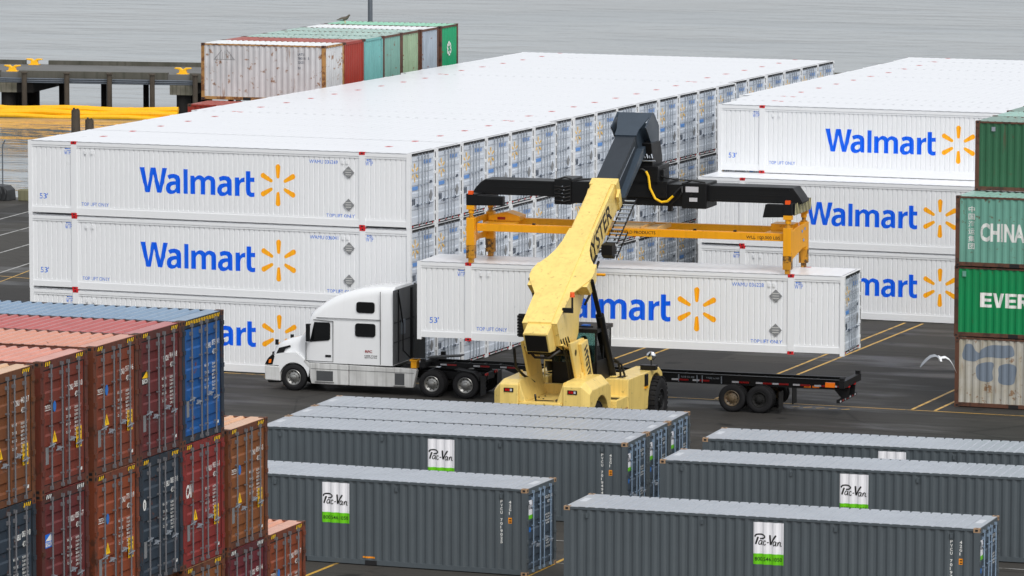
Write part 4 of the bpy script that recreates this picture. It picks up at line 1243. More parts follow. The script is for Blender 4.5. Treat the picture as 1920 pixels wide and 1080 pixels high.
# ------------------------------------------------------------------ wheels
def road_wheel(parent, cx, cz, r, y0, y1, rimmat, name='wheel', outward=-1, rr=0.56, axis='y', holes=10):
    """tyre between y0 and y1; the hub faces 'outward'"""
    w = y1 - y0
    yo = y0 if outward < 0 else y1
    s = -outward
    ty = MB()
    prof = [(r * rr, yo + s * 0.02), (r * 0.72, yo - s * 0.012), (r * 0.90, yo), (r * 0.975, yo + s * w * 0.10), (r, yo + s * w * 0.2), (r, yo + s * w * 0.8), (r * 0.975, yo + s * w * 0.9), (r * 0.9, yo + s * w), (r * rr, yo + s * (w - 0.02))]
    if axis == 'y': c = (cx, 0, cz)
    else: c = (0, cx, cz)
    ty.lathe(prof, c, axis, 40)
    rm = MB()
    rp = [(r * rr, yo + s * 0.02), (r * (rr - 0.03), yo + s * 0.01), (r * (rr - 0.06), yo + s * 0.05), (r * 0.40, yo + s * 0.09), (r * 0.24, yo + s * 0.06), (r * 0.22, yo + s * 0.02), (r * 0.14, yo + s * 0.0), (0.001, yo + s * 0.0)]
    rm.lathe(rp, c, axis, 40)
    for i in range(holes):
        a = 2 * math.pi * i / holes
        for rad, q, dd, mi in ((r * 0.445, r * 0.042, 0.072, 1), (r * 0.27, r * 0.025, 0.055, 0)):
            if axis == 'y':
                p0 = (cx + rad * math.cos(a), yo + s * (dd + 0.02), cz + rad * math.sin(a)); p1 = (p0[0], yo + s * (dd - 0.012 - (0.03 if mi == 0 else 0)), p0[2])
            else:
                p0 = (yo + s * (dd + 0.02), cx + rad * math.cos(a), cz + rad * math.sin(a)); p1 = (yo + s * (dd - 0.012 - (0.03 if mi == 0 else 0)), p0[1], p0[2])
            rm.cyl(p0, p1, q, 8, mi=mi)
    ty.o = parent.get('_org', (0, 0, 0)); rm.o = ty.o
    off = ty.o
    for mb in (ty, rm): mb.v = [(x - off[0], y - off[1], z - off[2]) for x, y, z in mb.v]
    wo_ = part(name, rm, [rimmat, 'wheel hole'], parent, True)
    part('tyre', ty, 'tyre rubber', wo_, True)
    return wo_

# ------------------------------------------------------------------ semi truck
TX, TY, TA = 13.04, -3.98, 2.8
trk = thing('semi_truck', 'white semi truck with high-roof sleeper cab, coupled to the flat trailer', 'truck', (TX, TY, 0), TA)
def rrect(x, hw, zb, zt, r, yc=1.25, n=5, taper=0.0):
    """vertical rounded-top section at station x"""
    pts = []
    tw = hw - taper
    pts += [(x, yc - hw, zb), (x, yc + hw, zb)]
    zs = zt - r
    if zs > zb + .2: pts.append((x, yc + hw - taper * 0.25, zb + (zs - zb) * 0.6))
    else: pts.append((x, yc + hw, zb + 0.01))
    for i in range(n + 1):
        a = math.pi / 2 * i / n
        pts.append((x, yc + tw - r + r * math.cos(a), zs + r * math.sin(a)))
    for i in range(n + 1):
        a = math.pi / 2 * i / n
        pts.append((x, yc - tw + r - r * math.sin(a), zs + r * math.cos(a)))
    if zs > zb + .2: pts.append((x, yc - hw + taper * 0.25, zb + (zs - zb) * 0.6))
    else: pts.append((x, yc - hw, zb + 0.01))
    return pts
cab = MB()
st = [(0.22, 1.02, 1.10, 2.02, 0.2), (0.45, 1.10, 1.10, 2.30, 0.25), (0.62, 1.13, 1.10, 2.80, 0.3), (0.72, 1.14, 1.10, 3.02, 0.3), (0.92, 1.15, 1.10, 3.16, 0.3), (1.22, 1.15, 1.10, 3.40, 0.34), (1.6, 1.15, 1.1, 3.62, 0.36), (2.05, 1.15, 1.1, 3.79, 0.36), (2.6, 1.15, 1.1, 3.93, 0.34), (3.3, 1.15, 1.1, 4.02, 0.30), (3.96, 1.15, 1.1, 4.02, 0.26)]
cab.loft([rrect(x, hw, zb, zt, r, taper=max(0, min(0.12, (zt - 2.9) * 0.12))) for x, hw, zb, zt, r in st])
cb = part('cab_body', cab, 'truck white', trk, True)
sm = MB()
for x0, x1, z0, z1 in ((3.46, 3.475, 1.13, 3.86), (0.92, 3.48, 2.795, 2.81)): sm.box(x0, x1, 0.085, 0.12, z0, z1)
part('body_seam', sm, 'truck grey plastic', cb)
hd = MB()
hd.loft([rrect(x, hw, 0.98, zt, r, taper=0.06) for x, hw, zt, r in ((-1.0, 0.70, 1.38, 0.15), (-0.9, 0.78, 1.60, 0.2), (-0.7, 0.84, 1.76, 0.26), (-0.35, 0.90, 1.90, 0.3), (0.05, 0.95, 2.00, 0.3), (0.42, 1.02, 2.12, 0.3))])
hood = part('hood', hd, 'truck white', trk, True)
em = MB(); em.prism([(-0.80, 1.19), (-0.55, 1.27), (-0.44, 1.52), (-0.22, 1.62), (-0.24, 1.68), (-0.68, 1.56), (-0.78, 1.36)], 'y', 0.345, 0.39)
part('side_vent', em, 'machine black', hood)
for yy in (0.10, 2.10):
    f = MB()
    arc = [(0.57 * math.cos(R(a)), 0.50 + 0.57 * math.sin(R(a))) for a in range(180, -1, -15)]
    f.prism([(-1.02, 0.93), (-0.60, 0.93), (-0.55, 0.66)] + arc[1:-1] + [(0.58, 0.55), (0.66, 1.0), (0.36, 1.25), (0.1, 1.45), (-0.35, 1.42), (-0.7, 1.36), (-0.98, 1.22)], 'y', yy, yy + 0.30)
    part('fender', f, 'truck white', trk, bevel=0.05)
f = MB(); f.prism([(-1.15, 0.36), (-0.52, 0.34), (-0.56, 0.90), (-1.17, 0.92)], 'y', 0.08, 2.42); f.prism([(-1.1, 0.24), (-0.6, 0.26), (-0.55, 0.34), (-1.12, 0.36)], 'y', 0.25, 2.25, 1)
part('bumper', f, ['truck white dirty', 'machine black'], trk, bevel=0.04)
for yy in (0.085, 2.25):
    f = MB(); f.prism([(-1.16, 0.94), (-0.84, 0.96), (-0.76, 1.28), (-0.83, 1.36), (-1.03, 1.18)], 'y', yy, yy + 0.16); f.prism([(-1.0, 1.0), (-0.9, 1.02), (-0.88, 1.16), (-0.98, 1.14)], 'y', yy - 0.004 if yy < 1 else yy + 0.158, yy if yy < 1 else yy + 0.164, 1)
    part('headlight', f, ['dark glass', 'amber lamp'], trk)
g = MB(); g.box(-1.06, -1.0, 0.62, 1.88, 0.95, 1.36); part('grille', g, 'machine black', trk)
def rr2(x0, x1, z0, z1, r, n=4):
    out = []
    for cx, cz, a0 in ((x1 - r, z1 - r, 0), (x0 + r, z1 - r, 90), (x0 + r, z0 + r, 180), (x1 - r, z0 + r, 270)):
        for i in range(n + 1):
            a = R(a0 + 90 * i / n); out.append((cx + r * math.cos(a), cz + r * math.sin(a)))
    return out
for yy, sg in ((0.083, -1), (2.417, 1)):
    a, b = (yy, 0.12) if sg < 0 else (2.38, yy)
    for q in ((2.47, 3.27, 2.15, 2.65, 0.10),):
        w = MB(); w.prism(rr2(*q), 'y', a, b); part('sleeper_window', w, 'dark glass', trk)
    w = MB(); w.prism(rr2(2.50, 3.22, 3.04, 3.45, 0.10), 'y', a + (0.05 if sg < 0 else -0.01), b + (0.06 if sg < 0 else -0.05)); part('sleeper_window', w, 'dark glass', trk)
    door = MB()
    for p0, p1 in (((0.50, 1.16), (1.58, 1.16)), ((1.58, 1.16), (1.58, 2.68)), ((1.58, 2.68), (0.80, 2.72)), ((0.50, 1.16), (0.50, 1.85))):
        dx, dz = p1[0] - p0[0], p1[1] - p0[1]; l = math.hypot(dx, dz); nx, nz = -dz / l * 0.008, dx / l * 0.008
        door.prism([(p0[0] - nx, p0[1] - nz), (p1[0] - nx, p1[1] - nz), (p1[0] + nx, p1[1] + nz), (p0[0] + nx, p0[1] + nz)], 'y', a + 0.004, b)
    dr = part('door', door, 'truck grey plastic', trk)
    w = MB(); w.prism([(0.66, 1.88), (1.40, 1.96), (1.47, 2.02), (1.47, 2.58), (1.42, 2.63), (0.84, 2.63)], 'y', a, b); part('window', w, 'dark glass', dr)
    w = MB(); w.box(1.28, 1.50, a - 0.004, b, 1.33, 1.41); part('door_handle', w, 'machine black', dr)
    m = MB(); m.box(0.60, 0.74, a - 0.28, a - 0.16, 1.92, 2.58) if sg < 0 else m.box(0.60, 0.74, b + 0.12, b + 0.24, 1.92, 2.58)
    m.box(0.64, 0.70, a - 0.2 if sg < 0 else b - 0.02, a + 0.03 if sg < 0 else b + 0.2, 2.52, 2.56); m.box(0.64, 0.70, a - 0.2 if sg < 0 else b - 0.02, a + 0.03 if sg < 0 else b + 0.2, 1.94, 1.98)
    part('mirror', m, 'machine black', trk, bevel=0.015)
    m = MB(); yy2 = 0.42 if sg < 0 else 2.0
    m.box(-0.86, -0.74, yy2, yy2 + 0.06, 1.66, 1.86); part('hood_mirror', m, 'machine black', hood)
    # skirts, tank fairing, step boxes
    y0, y1 = (0.09, 0.34) if sg < 0 else (2.16, 2.41)
    m = MB()
    m.prism([(0.66, 0.50), (0.72, 0.30), (2.20, 0.30), (2.20, 1.06), (0.60, 1.08), (0.45, 1.22), (0.40, 1.12), (0.62, 0.9)], 'y', y0, y1)
    part('side_skirt', m, 'truck white dirty', trk, bevel=0.02)
    m = MB(); m.prism([(2.225, 0.30), (4.76, 0.32), (4.90, 0.95), (4.86, 1.02), (2.225, 1.06)], 'y', y0, y1); part('side_skirt', m, 'truck white dirty', trk, bevel=0.02)
    yo = (y0 - 0.006, y0 + 0.02) if sg < 0 else (y1 - 0.02, y1 + 0.006)
    for q in ((0.92, 1.58, 0.42, 0.80), (4.04, 4.42, 0.40, 0.84)):
        m = MB(); m.box(q[0], q[1], yo[0], yo[1], q[2], q[3]); m.box(q[0] - 0.04, q[1] + 0.04, yo[0] - 0.03, yo[1], q[2] - 0.05, q[2] - 0.02, 1); part('step', m, ['truck grey plastic', 'wheel aluminium'], trk)
    m = MB(); m.box(0.7, 4.8, yo[0], yo[1], 0.86, 0.875); part('skirt_seam', m, 'truck grey plastic', trk)
w = MB(); w.prism([(0.40, 2.16), (0.43, 2.16), (0.70, 2.92), (0.66, 2.92)], 'y', 0.32, 2.18); part('windshield', w, 'dark glass', trk)
w = MB(); w.box(3.955, 3.985, 0.14, 2.36, 1.14, 3.92); part('rear_wall', w, 'truck grey plastic', trk)
w = MB()
w.box(3.985, 4.03, 1.95, 2.10, 1.2, 3.85); w.box(3.985, 4.02, 0.6, 0.64, 1.2, 3.9); w.tube([(4.02, 0.55, 3.8), (4.06, 0.7, 3.2), (4.05, 0.95, 2.6), (4.08, 0.9, 1.6), (4.3, 1.1, 1.3)], 0.03)
w.box(3.985, 4.0, 0.14, 2.36, 2.68, 2.72); w.box(3.985, 4.0, 0.14, 2.36, 1.95, 1.99)
part('rear_ribs', w, 'machine black', trk)
w = MB(); w.box(3.985, 4.05, 0.9, 1.25, 2.2, 2.75); part('toolbox', w, 'guard rail steel', trk)
for y0, y1 in ((0.085, 0.105), (2.395, 2.415)):
    w = MB(); w.prism([(3.96, 1.12), (3.98, 1.12), (4.02, 3.80), (3.97, 3.80)] if y0 < 1 else [(3.96, 1.12), (4.42, 1.12), (4.42, 3.85), (3.96, 3.98)], 'y', y0, y1); part('side_fairing', w, 'truck grey plastic', trk)
w = MB(); w.box(3.3, 7.4, 0.78, 0.86, 0.62, 0.90); w.box(3.3, 7.4, 1.64, 1.72, 0.62, 0.90)
for x in (4.4, 5.0, 6.15, 7.3): w.box(x, x + 0.12, 0.86, 1.64, 0.64, 0.88)
w.box(4.1, 4.9, 0.5, 2.0, 0.95, 1.03)
part('frame_rail', w, 'chassis black', trk)
w = MB(); w.prism([(5.75, 1.0), (6.6, 1.0), (6.7, 1.12), (5.9, 1.14)], 'y', 0.8, 1.7); part('fifth_wheel', w, 'chassis black', trk)
w = MB(); w.box(4.62, 4.84, 0.25, 0.55, 1.04, 1.36); w.box(4.58, 4.88, 0.22, 0.58, 1.30, 1.36); part('yellow_bracket', w, 'frame yellow', trk)
lg = MB(); text(lg, 'RFC', 'front', 2.86, 1.56, 0.0965, 0.10, 0, bold=0.03, width=0.28); part('door_lettering', lg, 'reflector red', trk)
lg = MB(); text(lg, '1000 7125', 'front', 2.84, 1.42, 0.0965, 0.05, 0, bold=0.02, width=0.5); text(lg, 'SEATTLE WA', 'front', 2.84, 1.35, 0.0965, 0.045, 0, bold=0.02, width=0.5); part('door_lettering', lg, 'black paint', trk)
road_wheel(trk, 0.0, 0.50, 0.50, 0.06, 0.36, 'wheel aluminium', rr=0.60)
road_wheel(trk, 0.0, 0.50, 0.50, 2.14, 2.44, 'wheel aluminium', outward=1, rr=0.60)
for x in (5.50, 6.82):
    road_wheel(trk, x, 0.50, 0.50, 0.04, 0.30, 'wheel aluminium', rr=0.60); road_wheel(trk, x, 0.50, 0.50, 0.34, 0.60, 'wheel aluminium', rr=0.60)
    road_wheel(trk, x, 0.50, 0.50, 2.20, 2.46, 'wheel aluminium', outward=1, rr=0.60); road_wheel(trk, x, 0.50, 0.50, 1.90, 2.16, 'wheel aluminium', outward=1, rr=0.60)
    w = MB(); w.cyl((x, 0.3, 0.5), (x, 2.2, 0.5), 0.09, 12); part('axle', w, 'chassis black', trk)
for y0, y1 in ((0.06, 0.6), (1.9, 2.44)):
    w = MB()
    ar = [(6.82 + 0.60 * math.cos(R(a)), 0.50 + 0.58 * math.sin(R(a))) for a in range(60, 10, -10)]
    ar2 = [(6.82 + 0.57 * math.cos(R(a)), 0.50 + 0.55 * math.sin(R(a))) for a in range(20, 70, 10)]
    w.prism([(6.4, 1.10)] + ar + ar2 + [(6.45, 1.06)], 'y', y0, y1); part('mudguard', w, 'chassis black', trk)
    w = MB(); w.box(7.42, 7.45, y0, y1, 0.15, 0.85); part('mudflap', w, 'hose black', trk)
for y in (0.62, 0.80, 1.66, 1.84):
    w = MB(); w.cyl((7.42, y, 0.86), (7.47, y, 0.86), 0.055, 12); part('tail_light', w, 'tail red', trk)
freeze(trk)

# ------------------------------------------------------------------ container chassis trailer
trl = thing('trailer_chassis', 'long black skeletal container trailer with red and white reflective tape, coupled to the truck', 'trailer', (TX, TY, 0), TA)
w = MB()
for y in (0.78, 1.62):
    w.box(5.2, 8.1, y, y + 0.10, 1.08, 1.24)
    w.prism([(8.1, 1.24), (8.1, 1.08), (8.6, 0.90), (21.25, 0.90), (21.25, 1.22), (9.0, 1.24), (8.6, 1.20)], 'y', y, y + 0.10)
    w.box(8.6, 21.25, y - 0.04, y + 0.14, 1.222, 1.245); w.box(8.6, 21.25, y - 0.04, y + 0.14, 0.895, 0.915)
part('main_beams', w, 'chassis black', trl)
for x in (5.9, 6.5, 7.1, 7.7, 8.9, 10.1, 11.3, 12.5, 13.7, 14.9, 15.9, 16.9, 17.9, 18.9, 19.9, 20.9):
    w = MB(); w.box(x, x + 0.08, 0.88, 1.62, 1.10, 1.18); part('cross_member', w, 'chassis black', trl)
for x in (5.05, 21.10):
    w = MB(); w.box(x, x + 0.2, 0.03, 2.47, 1.05 if x > 9 else 1.12, 1.30); part('bolster', w, 'chassis black', trl)
    for y in (0.05, 2.31):
        k = MB(); k.box(x + 0.02, x + 0.18, y, y + 0.14, 1.30, 1.42); part('twist_lock', k, 'chassis black', trl)
w = MB(); w.beam((5.0, 1.25, 1.34), (6.3, 1.25, 1.46), 0.5, 0.05); part('gooseneck_plate', w, 'truck grey plastic', trl)
w = MB(); w.prism([(20.6, 1.05), (21.3, 1.05), (21.26, 0.62), (21.0, 0.60)], 'y', 0.78, 0.86); w.prism([(20.6, 1.05), (21.3, 1.05), (21.26, 0.62), (21.0, 0.60)], 'y', 1.64, 1.72); w.box(21.02, 21.14, 0.05, 2.45, 0.50, 0.62)
part('rear_guard', w, 'chassis black', trl)
tape = []
for x in (5.6, 6.9, 7.95, 12.2, 13.6, 14.6, 15.4, 16.9, 17.8, 18.4, 19.2, 20.0, 20.6):
    for dx, mk in ((0.0, 'reflector white'), (0.27, 'reflector red')):
        t2 = MB(); z = 0.98 if x > 8.5 else 1.12
        t2.box(x + dx, x + dx + (0.25 if dx == 0 else 0.36), 0.728 if x > 8.5 else 0.772, 0.78, z, z + 0.06); part('reflective_tape', t2, mk, trl)
for k in range(7):
    t2 = MB(); y = 0.1 + k * 0.34
    t2.box(21.138, 21.145, y, y + 0.17, 0.53, 0.59); part('reflective_tape', t2, 'reflector red' if k % 2 else 'reflector white', trl)
for x in (14.85, 15.55, 15.75, 16.48):
    t2 = MB(); t2.box(x, x + 0.03, 0.72, 0.78, 0.93, 1.20); part('web_stiffener', t2, 'galvanised steel', trl)
for x in (14.95, 15.9):
    t2 = MB(); text(t2, 'FLXZ 531 408' if x < 15 else 'TARE 6,700', 'front', x, 1.08, 0.772, 0.07, width=0.5); part('lettering', t2, 'galvanised steel', trl)
for x in (19.6, 19.92):
    t2 = MB(); t2.box(x, x + 0.26, 0.765, 0.78, 0.925, 1.0); part('marker_lamp', t2, 'amber lamp', trl)
for y in (0.82, 1.62):
    t2 = MB(); t2.box(21.26, 21.3, y - 0.1, y + 0.12, 1.0, 1.12); part('tail_light', t2, 'tail red', trl)
t2 = MB(); t2.box(20.6, 20.95, 0.02, 0.10, 1.07, 1.24); part('amber_corner', t2, 'amber lamp', trl)
for x in (17.08, 18.12):
    road_wheel(trl, x, 0.50, 0.50, 0.04, 0.30, 'wheel bronze' if x < 18 else 'wheel hole', rr=0.58); road_wheel(trl, x, 0.50, 0.50, 0.34, 0.60, 'wheel bronze', rr=0.58)
    road_wheel(trl, x, 0.50, 0.50, 2.20, 2.46, 'wheel bronze', outward=1, rr=0.58); road_wheel(trl, x, 0.50, 0.50, 1.90, 2.16, 'wheel bronze', outward=1, rr=0.58)
    w = MB(); w.cyl((x, 0.3, 0.5), (x, 2.2, 0.5), 0.08, 12); w.box(x - 0.06, x + 0.06, 0.8, 0.9, 0.5, 0.9); w.box(x - 0.06, x + 0.06, 1.6, 1.7, 0.5, 0.9); part('axle', w, 'chassis black', trl)
for y in (0.62, 1.80):
    w = MB(); w.box(12.4, 12.52, y, y + 0.12, 0.28, 1.0); w.box(12.32, 12.6, y - 0.06, y + 0.18, 0.22, 0.28); part('landing_leg', w, 'chassis black', trl)
for y0, y1 in ((0.06, 0.6), (1.9, 2.44)):
    w = MB(); w.box(18.85, 18.88, y0, y1, 0.12, 0.80); part('mudflap', w, 'hose black', trl)
    w = MB(); w.beam((18.87, (y0 + y1) / 2, 0.8), (18.87, (y0 + y1) / 2, 0.95), 0.04, 0.4); part('mudflap_bracket', w, 'chassis black', trl)

# ------------------------------------------------------------------ reach stacker
HC = 8.10
ha, hb = math.cos(R(HA)), math.sin(R(HA))
def hw(lx, ly, z=0.0): return (HX + ha * lx - hb * ly, HY + hb * lx + ha * ly, z)
ORG = (HC, -7.0, 0.0)
rs = thing('reach_stacker', 'big yellow reach stacker with raised boom holding the white container', 'container handler', hw(HC, -7.0), HA)
rs['_org'] = ORG
def K(): return MB(ORG)
def bs(s, n, lx): return (lx, -11.55 + 0.8805 * s - 0.4741 * n, 4.18 + 0.4741 * s + 0.8805 * n)
def bprism(mb, poly, lx0, lx1, mi=0):
    """poly in (s, n) boom coordinates extruded across"""
    n = len(poly)
    vs = [bs(s, q, lx0) for s, q in poly] + [bs(s, q, lx1) for s, q in poly]
    fs = [tuple(range(n)), tuple(range(2 * n - 1, n - 1, -1))] + [(i, (i + 1) % n, n + (i + 1) % n, n + i) for i in range(n)]
    return mb.add(vs, fs, mi)
def btop(mb, poly, n0, n1, mi=0):
    """poly in (s, lateral) extruded along the boom normal"""
    k = len(poly)
    vs = [bs(s, n0, HC + l) for s, l in poly] + [bs(s, n1, HC + l) for s, l in poly]
    fs = [tuple(range(k)), tuple(range(2 * k - 1, k - 1, -1))] + [(i, (i + 1) % k, k + (i + 1) % k, k + i) for i in range(k)]
    return mb.add(vs, fs, mi)
# rear body (counterweight)
m = K()
m.box(HC - 0.78, HC + 0.78, -10.9, -8.3, 0.75, 1.72)
m.box(HC - 0.70, HC + 0.70, -10.85, -10.6, 1.72, 1.745)
part('counterweight', m, 'machine yellow', rs, bevel=0.03)
for s_ in (-1, 1):
    m = K()
    arc = [(-9.35 + 1.0 * math.cos(R(a)), 0.86 + 1.0 * math.sin(R(a))) for a in range(135, 9, -14)]
    poly = [(-10.90, 1.50)] + [(-10.3, 1.50)] + arc + [(-8.30, 0.95), (-8.15, 1.3), (-8.15, 2.30), (-8.45, 2.46), (-10.45, 2.46), (-10.90, 2.34)]
    xa, xb = HC + s_ * 0.80, HC + s_ * 1.72
    # section across: outer top edge chamfered by shearing the outer side down
    k = len(poly)
    vs = [(xa, y, z) for y, z in poly] + [(HC + s_ * 1.45, y, z) for y, z in poly] + [(xb, y + (0.18 if y < -10.5 else 0), z - (0.28 if z > 2.2 else 0)) for y, z in poly]
    fs = [tuple(range(k)), tuple(range(3 * k - 1, 2 * k - 1, -1))]
    for L0 in (0, k):
        fs += [(L0 + i, L0 + (i + 1) % k, L0 + k + (i + 1) % k, L0 + k + i) for i in range(k)]
    m.add(vs, fs)
    # sloping inner flank
    m.prism([(HC + s_ * 0.80, 1.72), (HC + s_ * 0.80, 2.455), (HC + s_ * 0.55, 1.72)], 'y', -10.84, -8.2)
    part('counterweight_wing', m, 'machine yellow', rs, bevel=0.03)
    t2 = K(); t2.box(HC + s_ * 1.14 - 0.17, HC + s_ * 1.14 + 0.17, -10.925, -10.9, 2.07, 2.21)
    for q, dx in enumerate((-0.09, 0.0, 0.09)): t2.box(HC + s_ * 1.14 + dx - 0.035, HC + s_ * 1.14 + dx + 0.035, -10.932, -10.925, 2.10, 2.18, 1 if q < 2 else 2)
    part('tail_light', t2, ['machine black', 'tail red', 'reflector white'], rs)
    t2 = K(); t2.cyl((HC + s_ * 1.1, -9.6, 2.45), (HC + s_ * 1.1, -9.6, 2.66), 0.06, 10); part('lifting_lug', t2, 'machine yellow', rs)
m = K()
for x, y, r_ in ((-0.3, -10.3, 0.03), (0.1, -10.35, 0.025), (-0.2, -9.9, 0.03), (0.25, -9.3, 0.03), (-0.35, -9.2, 0.03), (0.3, -10.0, 0.02), (-0.45, -9.6, 0.03)):
    m.cyl((HC + x, y, 1.72), (HC + x, y, 1.75), r_, 8)
m.tube([(HC - 0.3, -10.45, 1.73), (HC - 0.32, -10.45, 1.88), (HC - 0.34, -10.42, 1.95)], 0.035, 6); m.beam((HC - 0.25, -10.5, 1.76), (HC + 0.35, -10.5, 1.76), 0.03, 0.03)
part('deck_fittings', m, 'machine black', rs)
m = K(); m.beam((HC + 0.42, -10.5, 1.765), (HC + 0.56, -8.6, 1.765), 0.05, 0.03); part('deck_trim', m, 'truck grey plastic', rs)
# main chassis
m = K()
m.box(HC - 0.62, HC + 0.62, -8.4, -2.0, 0.75, 1.55); m.box(HC - 0.95, HC - 0.6, -8.4, -4.2, 0.85, 1.75); m.box(HC + 0.6, HC + 0.95, -8.3, -4.2, 0.85, 1.78)
m.box(HC - 0.9, HC + 0.9, -8.35, -8.15, 1.3, 2.05)
m.box(HC - 1.0, HC + 1.0, -5.0, -2.4, 1.5, 1.72)
part('chassis', m, 'machine yellow', rs, bevel=0.02)
for s_ in (-1, 1):
    a, b = sorted((HC + s_ * 0.98, HC + s_ * 1.88))
    m = K(); m.box(a, b, -8.0, -5.5, 0.62, 1.48); m.box(a + 0.1, b - 0.12, -7.6, -7.2, 1.48, 1.50, 1)
    part('side_box', m, ['machine yellow', 'machine black'], rs, bevel=0.025)
    if s_ > 0:
        t2 = K(); text(t2, 'NO STEP', 'end', -6.95, 0.98, HC + 1.885, 0.14, bold=0.03, width=0.9); part('red_lettering', t2, 'reflector red', rs)
        t2 = K(); t2.box(HC + 1.881, HC + 1.886, -6.47, -6.455, 0.65, 1.46); part('panel_seam', t2, 'truck grey plastic', rs)
    m = K()
    arc = [(-3.05 + 0.98 * math.cos(R(a_)), 0.86 + 0.98 * math.sin(R(a_))) for a_ in range(180, 29, -12)]
    m.prism([(-6.6, 0.70), (-4.06, 0.70)] + arc + [(-2.10, 1.52), (-2.2, 1.78), (-2.6, 2.0), (-6.6, 2.06)], 'x', HC + s_ * 1.02, HC + s_ * 1.90)
    part('front_fender', m, 'machine yellow', rs, bevel=0.03)
    m = K(); 
    for k in range(4): m.box(*sorted((HC + s_ * 1.1, HC + s_ * 1.6)), -6.2 + k * 0.16, -6.14 + k * 0.16, 2.058, 2.066)
    part('vent', m, 'machine black', rs)
m = K(); m.box(HC + 1.905, HC + 1.97, -4.55, -4.25, 1.55, 1.98); part('work_light', m, 'machine black', rs, bevel=0.02)
m = K(); m.box(HC + 1.905, HC + 1.965, -4.53, -4.27, 1.47, 1.56); part('light_bracket', m, 'frame yellow', rs)
m = K(); m.box(HC + 1.52, HC + 2.08, -3.75, -3.45, 2.03, 2.20); m.cyl((HC + 1.88, -3.6, 2.2), (HC + 1.88, -3.6, 2.4), 0.02, 8); part('mirror_bracket', m, 'machine black', rs)
m = K()
rings = []
for k in range(5):
    a = R(90 * k / 4)
    rr_ = 0.17 * math.sin(a) + 0.0005; d_ = 0.07 * math.cos(a)
    rings.append([(HC + 1.88 + rr_ * math.cos(2 * math.pi * i / 20), -3.62 - d_, 2.52 + rr_ * math.sin(2 * math.pi * i / 20)) for i in range(20)])
rings.append([(x, -3.58, z) for x, y, z in rings[-1]])
m.loft(rings)
part('convex_mirror', m, 'chrome', rs, True)
for s_ in (-1, 1):
    o = s_
    for a, b in ((1.00, 1.52), (1.60, 2.12)):
        y0, y1 = sorted((HC + s_ * a, HC + s_ * b))
        road_wheel(rs, -3.05, 0.86, 0.86, y0, y1, 'machine black', rr=0.52, axis='x', outward=o)
    y0, y1 = sorted((HC + s_ * 1.05, HC + s_ * 1.60))
    road_wheel(rs, -9.35, 0.82, 0.82, y0, y1, 'frame yellow', rr=0.52, axis='x', outward=o)
# tread blocks on the visible tyres come from the lathe; add lugs
for (cy, cz, rr_, xs) in ((-3.05, 0.86, 0.86, (HC + 1.60, HC + 2.12)), (-9.35, 0.82, 0.82, (HC + 1.05, HC + 1.60))):
    m = K()
    for i in range(30):
        a = 2 * math.pi * i / 30
        p = (cy + rr_ * math.cos(a), cz + rr_ * math.sin(a))
        for x0, x1 in ((xs[0] + 0.02, (xs[0] + xs[1]) / 2 - 0.03), ((xs[0] + xs[1]) / 2 + 0.03, xs[1] - 0.005)):
            m.beam((x0, p[0], p[1]), (x1, p[0], p[1]), 0.10, 0.05, up=(0, math.cos(a), math.sin(a)))
    part('tyre_tread', m, 'tyre rubber', rs)
# mast uprights
for s_ in (-1, 1):
    m = K()
    a, b = sorted((HC + s_ * 0.80, HC + s_ * 0.90))
    m.prism([(-10.35, 3.75), (-8.7, 3.75), (-7.7, 1.75), (-9.1, 1.75)], 'x', a, b)
    part('mast_upright', m, 'machine yellow', rs, bevel=0.02)
    m = K(); a, b = sorted((HC + s_ * 0.90, HC + s_ * 1.02))
    m.prism([(-9.45, 3.62), (-8.65, 3.70), (-7.75, 1.95), (-8.6, 1.95)], 'x', a, b)
    mp_ = part('mast_cheek', m, 'machine yellow', rs, bevel=0.015)
    if s_ > 0:
        t2 = K(); gl = glyphs('HYSTER', 0.05, 1.0)
        dx, dz = 0.43, -0.903
        P = [(HC + 1.0225, -9.08 + (x * 0.42) * dx + (y * 0.52) * 0.903, 3.40 + (x * 0.42) * dz + (y * 0.52) * 0.43) for x, y in gl[0]]
        t2.add(P, gl[1]); part('brand_lettering', t2, 'black paint', mp_)
m = K()
for k in range(4):
    y = -9.9 + 0.28 * k
    m.tube([(HC + 0.62, y - 0.7, 3.9), (HC + 0.64, y, 3.1), (HC + 0.6, y + 0.5, 2.4), (HC + 0.5, y + 0.7, 1.8)], 0.035, 6)
m.tube([(HC - 0.5, -11.1, 3.7), (HC - 0.2, -10.9, 3.3), (HC + 0.2, -10.6, 3.25), (HC + 0.55, -10.4, 3.5)], 0.05, 6)
m.tube([(HC - 0.95, -10.9, 3.6), (HC - 0.98, -10.6, 2.9), (HC - 0.9, -10.0, 2.55), (HC - 0.75, -9.2, 2.2)], 0.05, 6)
part('hydraulic_hoses', m, 'hose black', rs, True)
m = K(); m.cyl((HC - 0.9, -9.7, 3.35), (HC + 0.9, -9.7, 3.35), 0.12, 16); part('pivot_pin', m, 'machine black', rs, True)
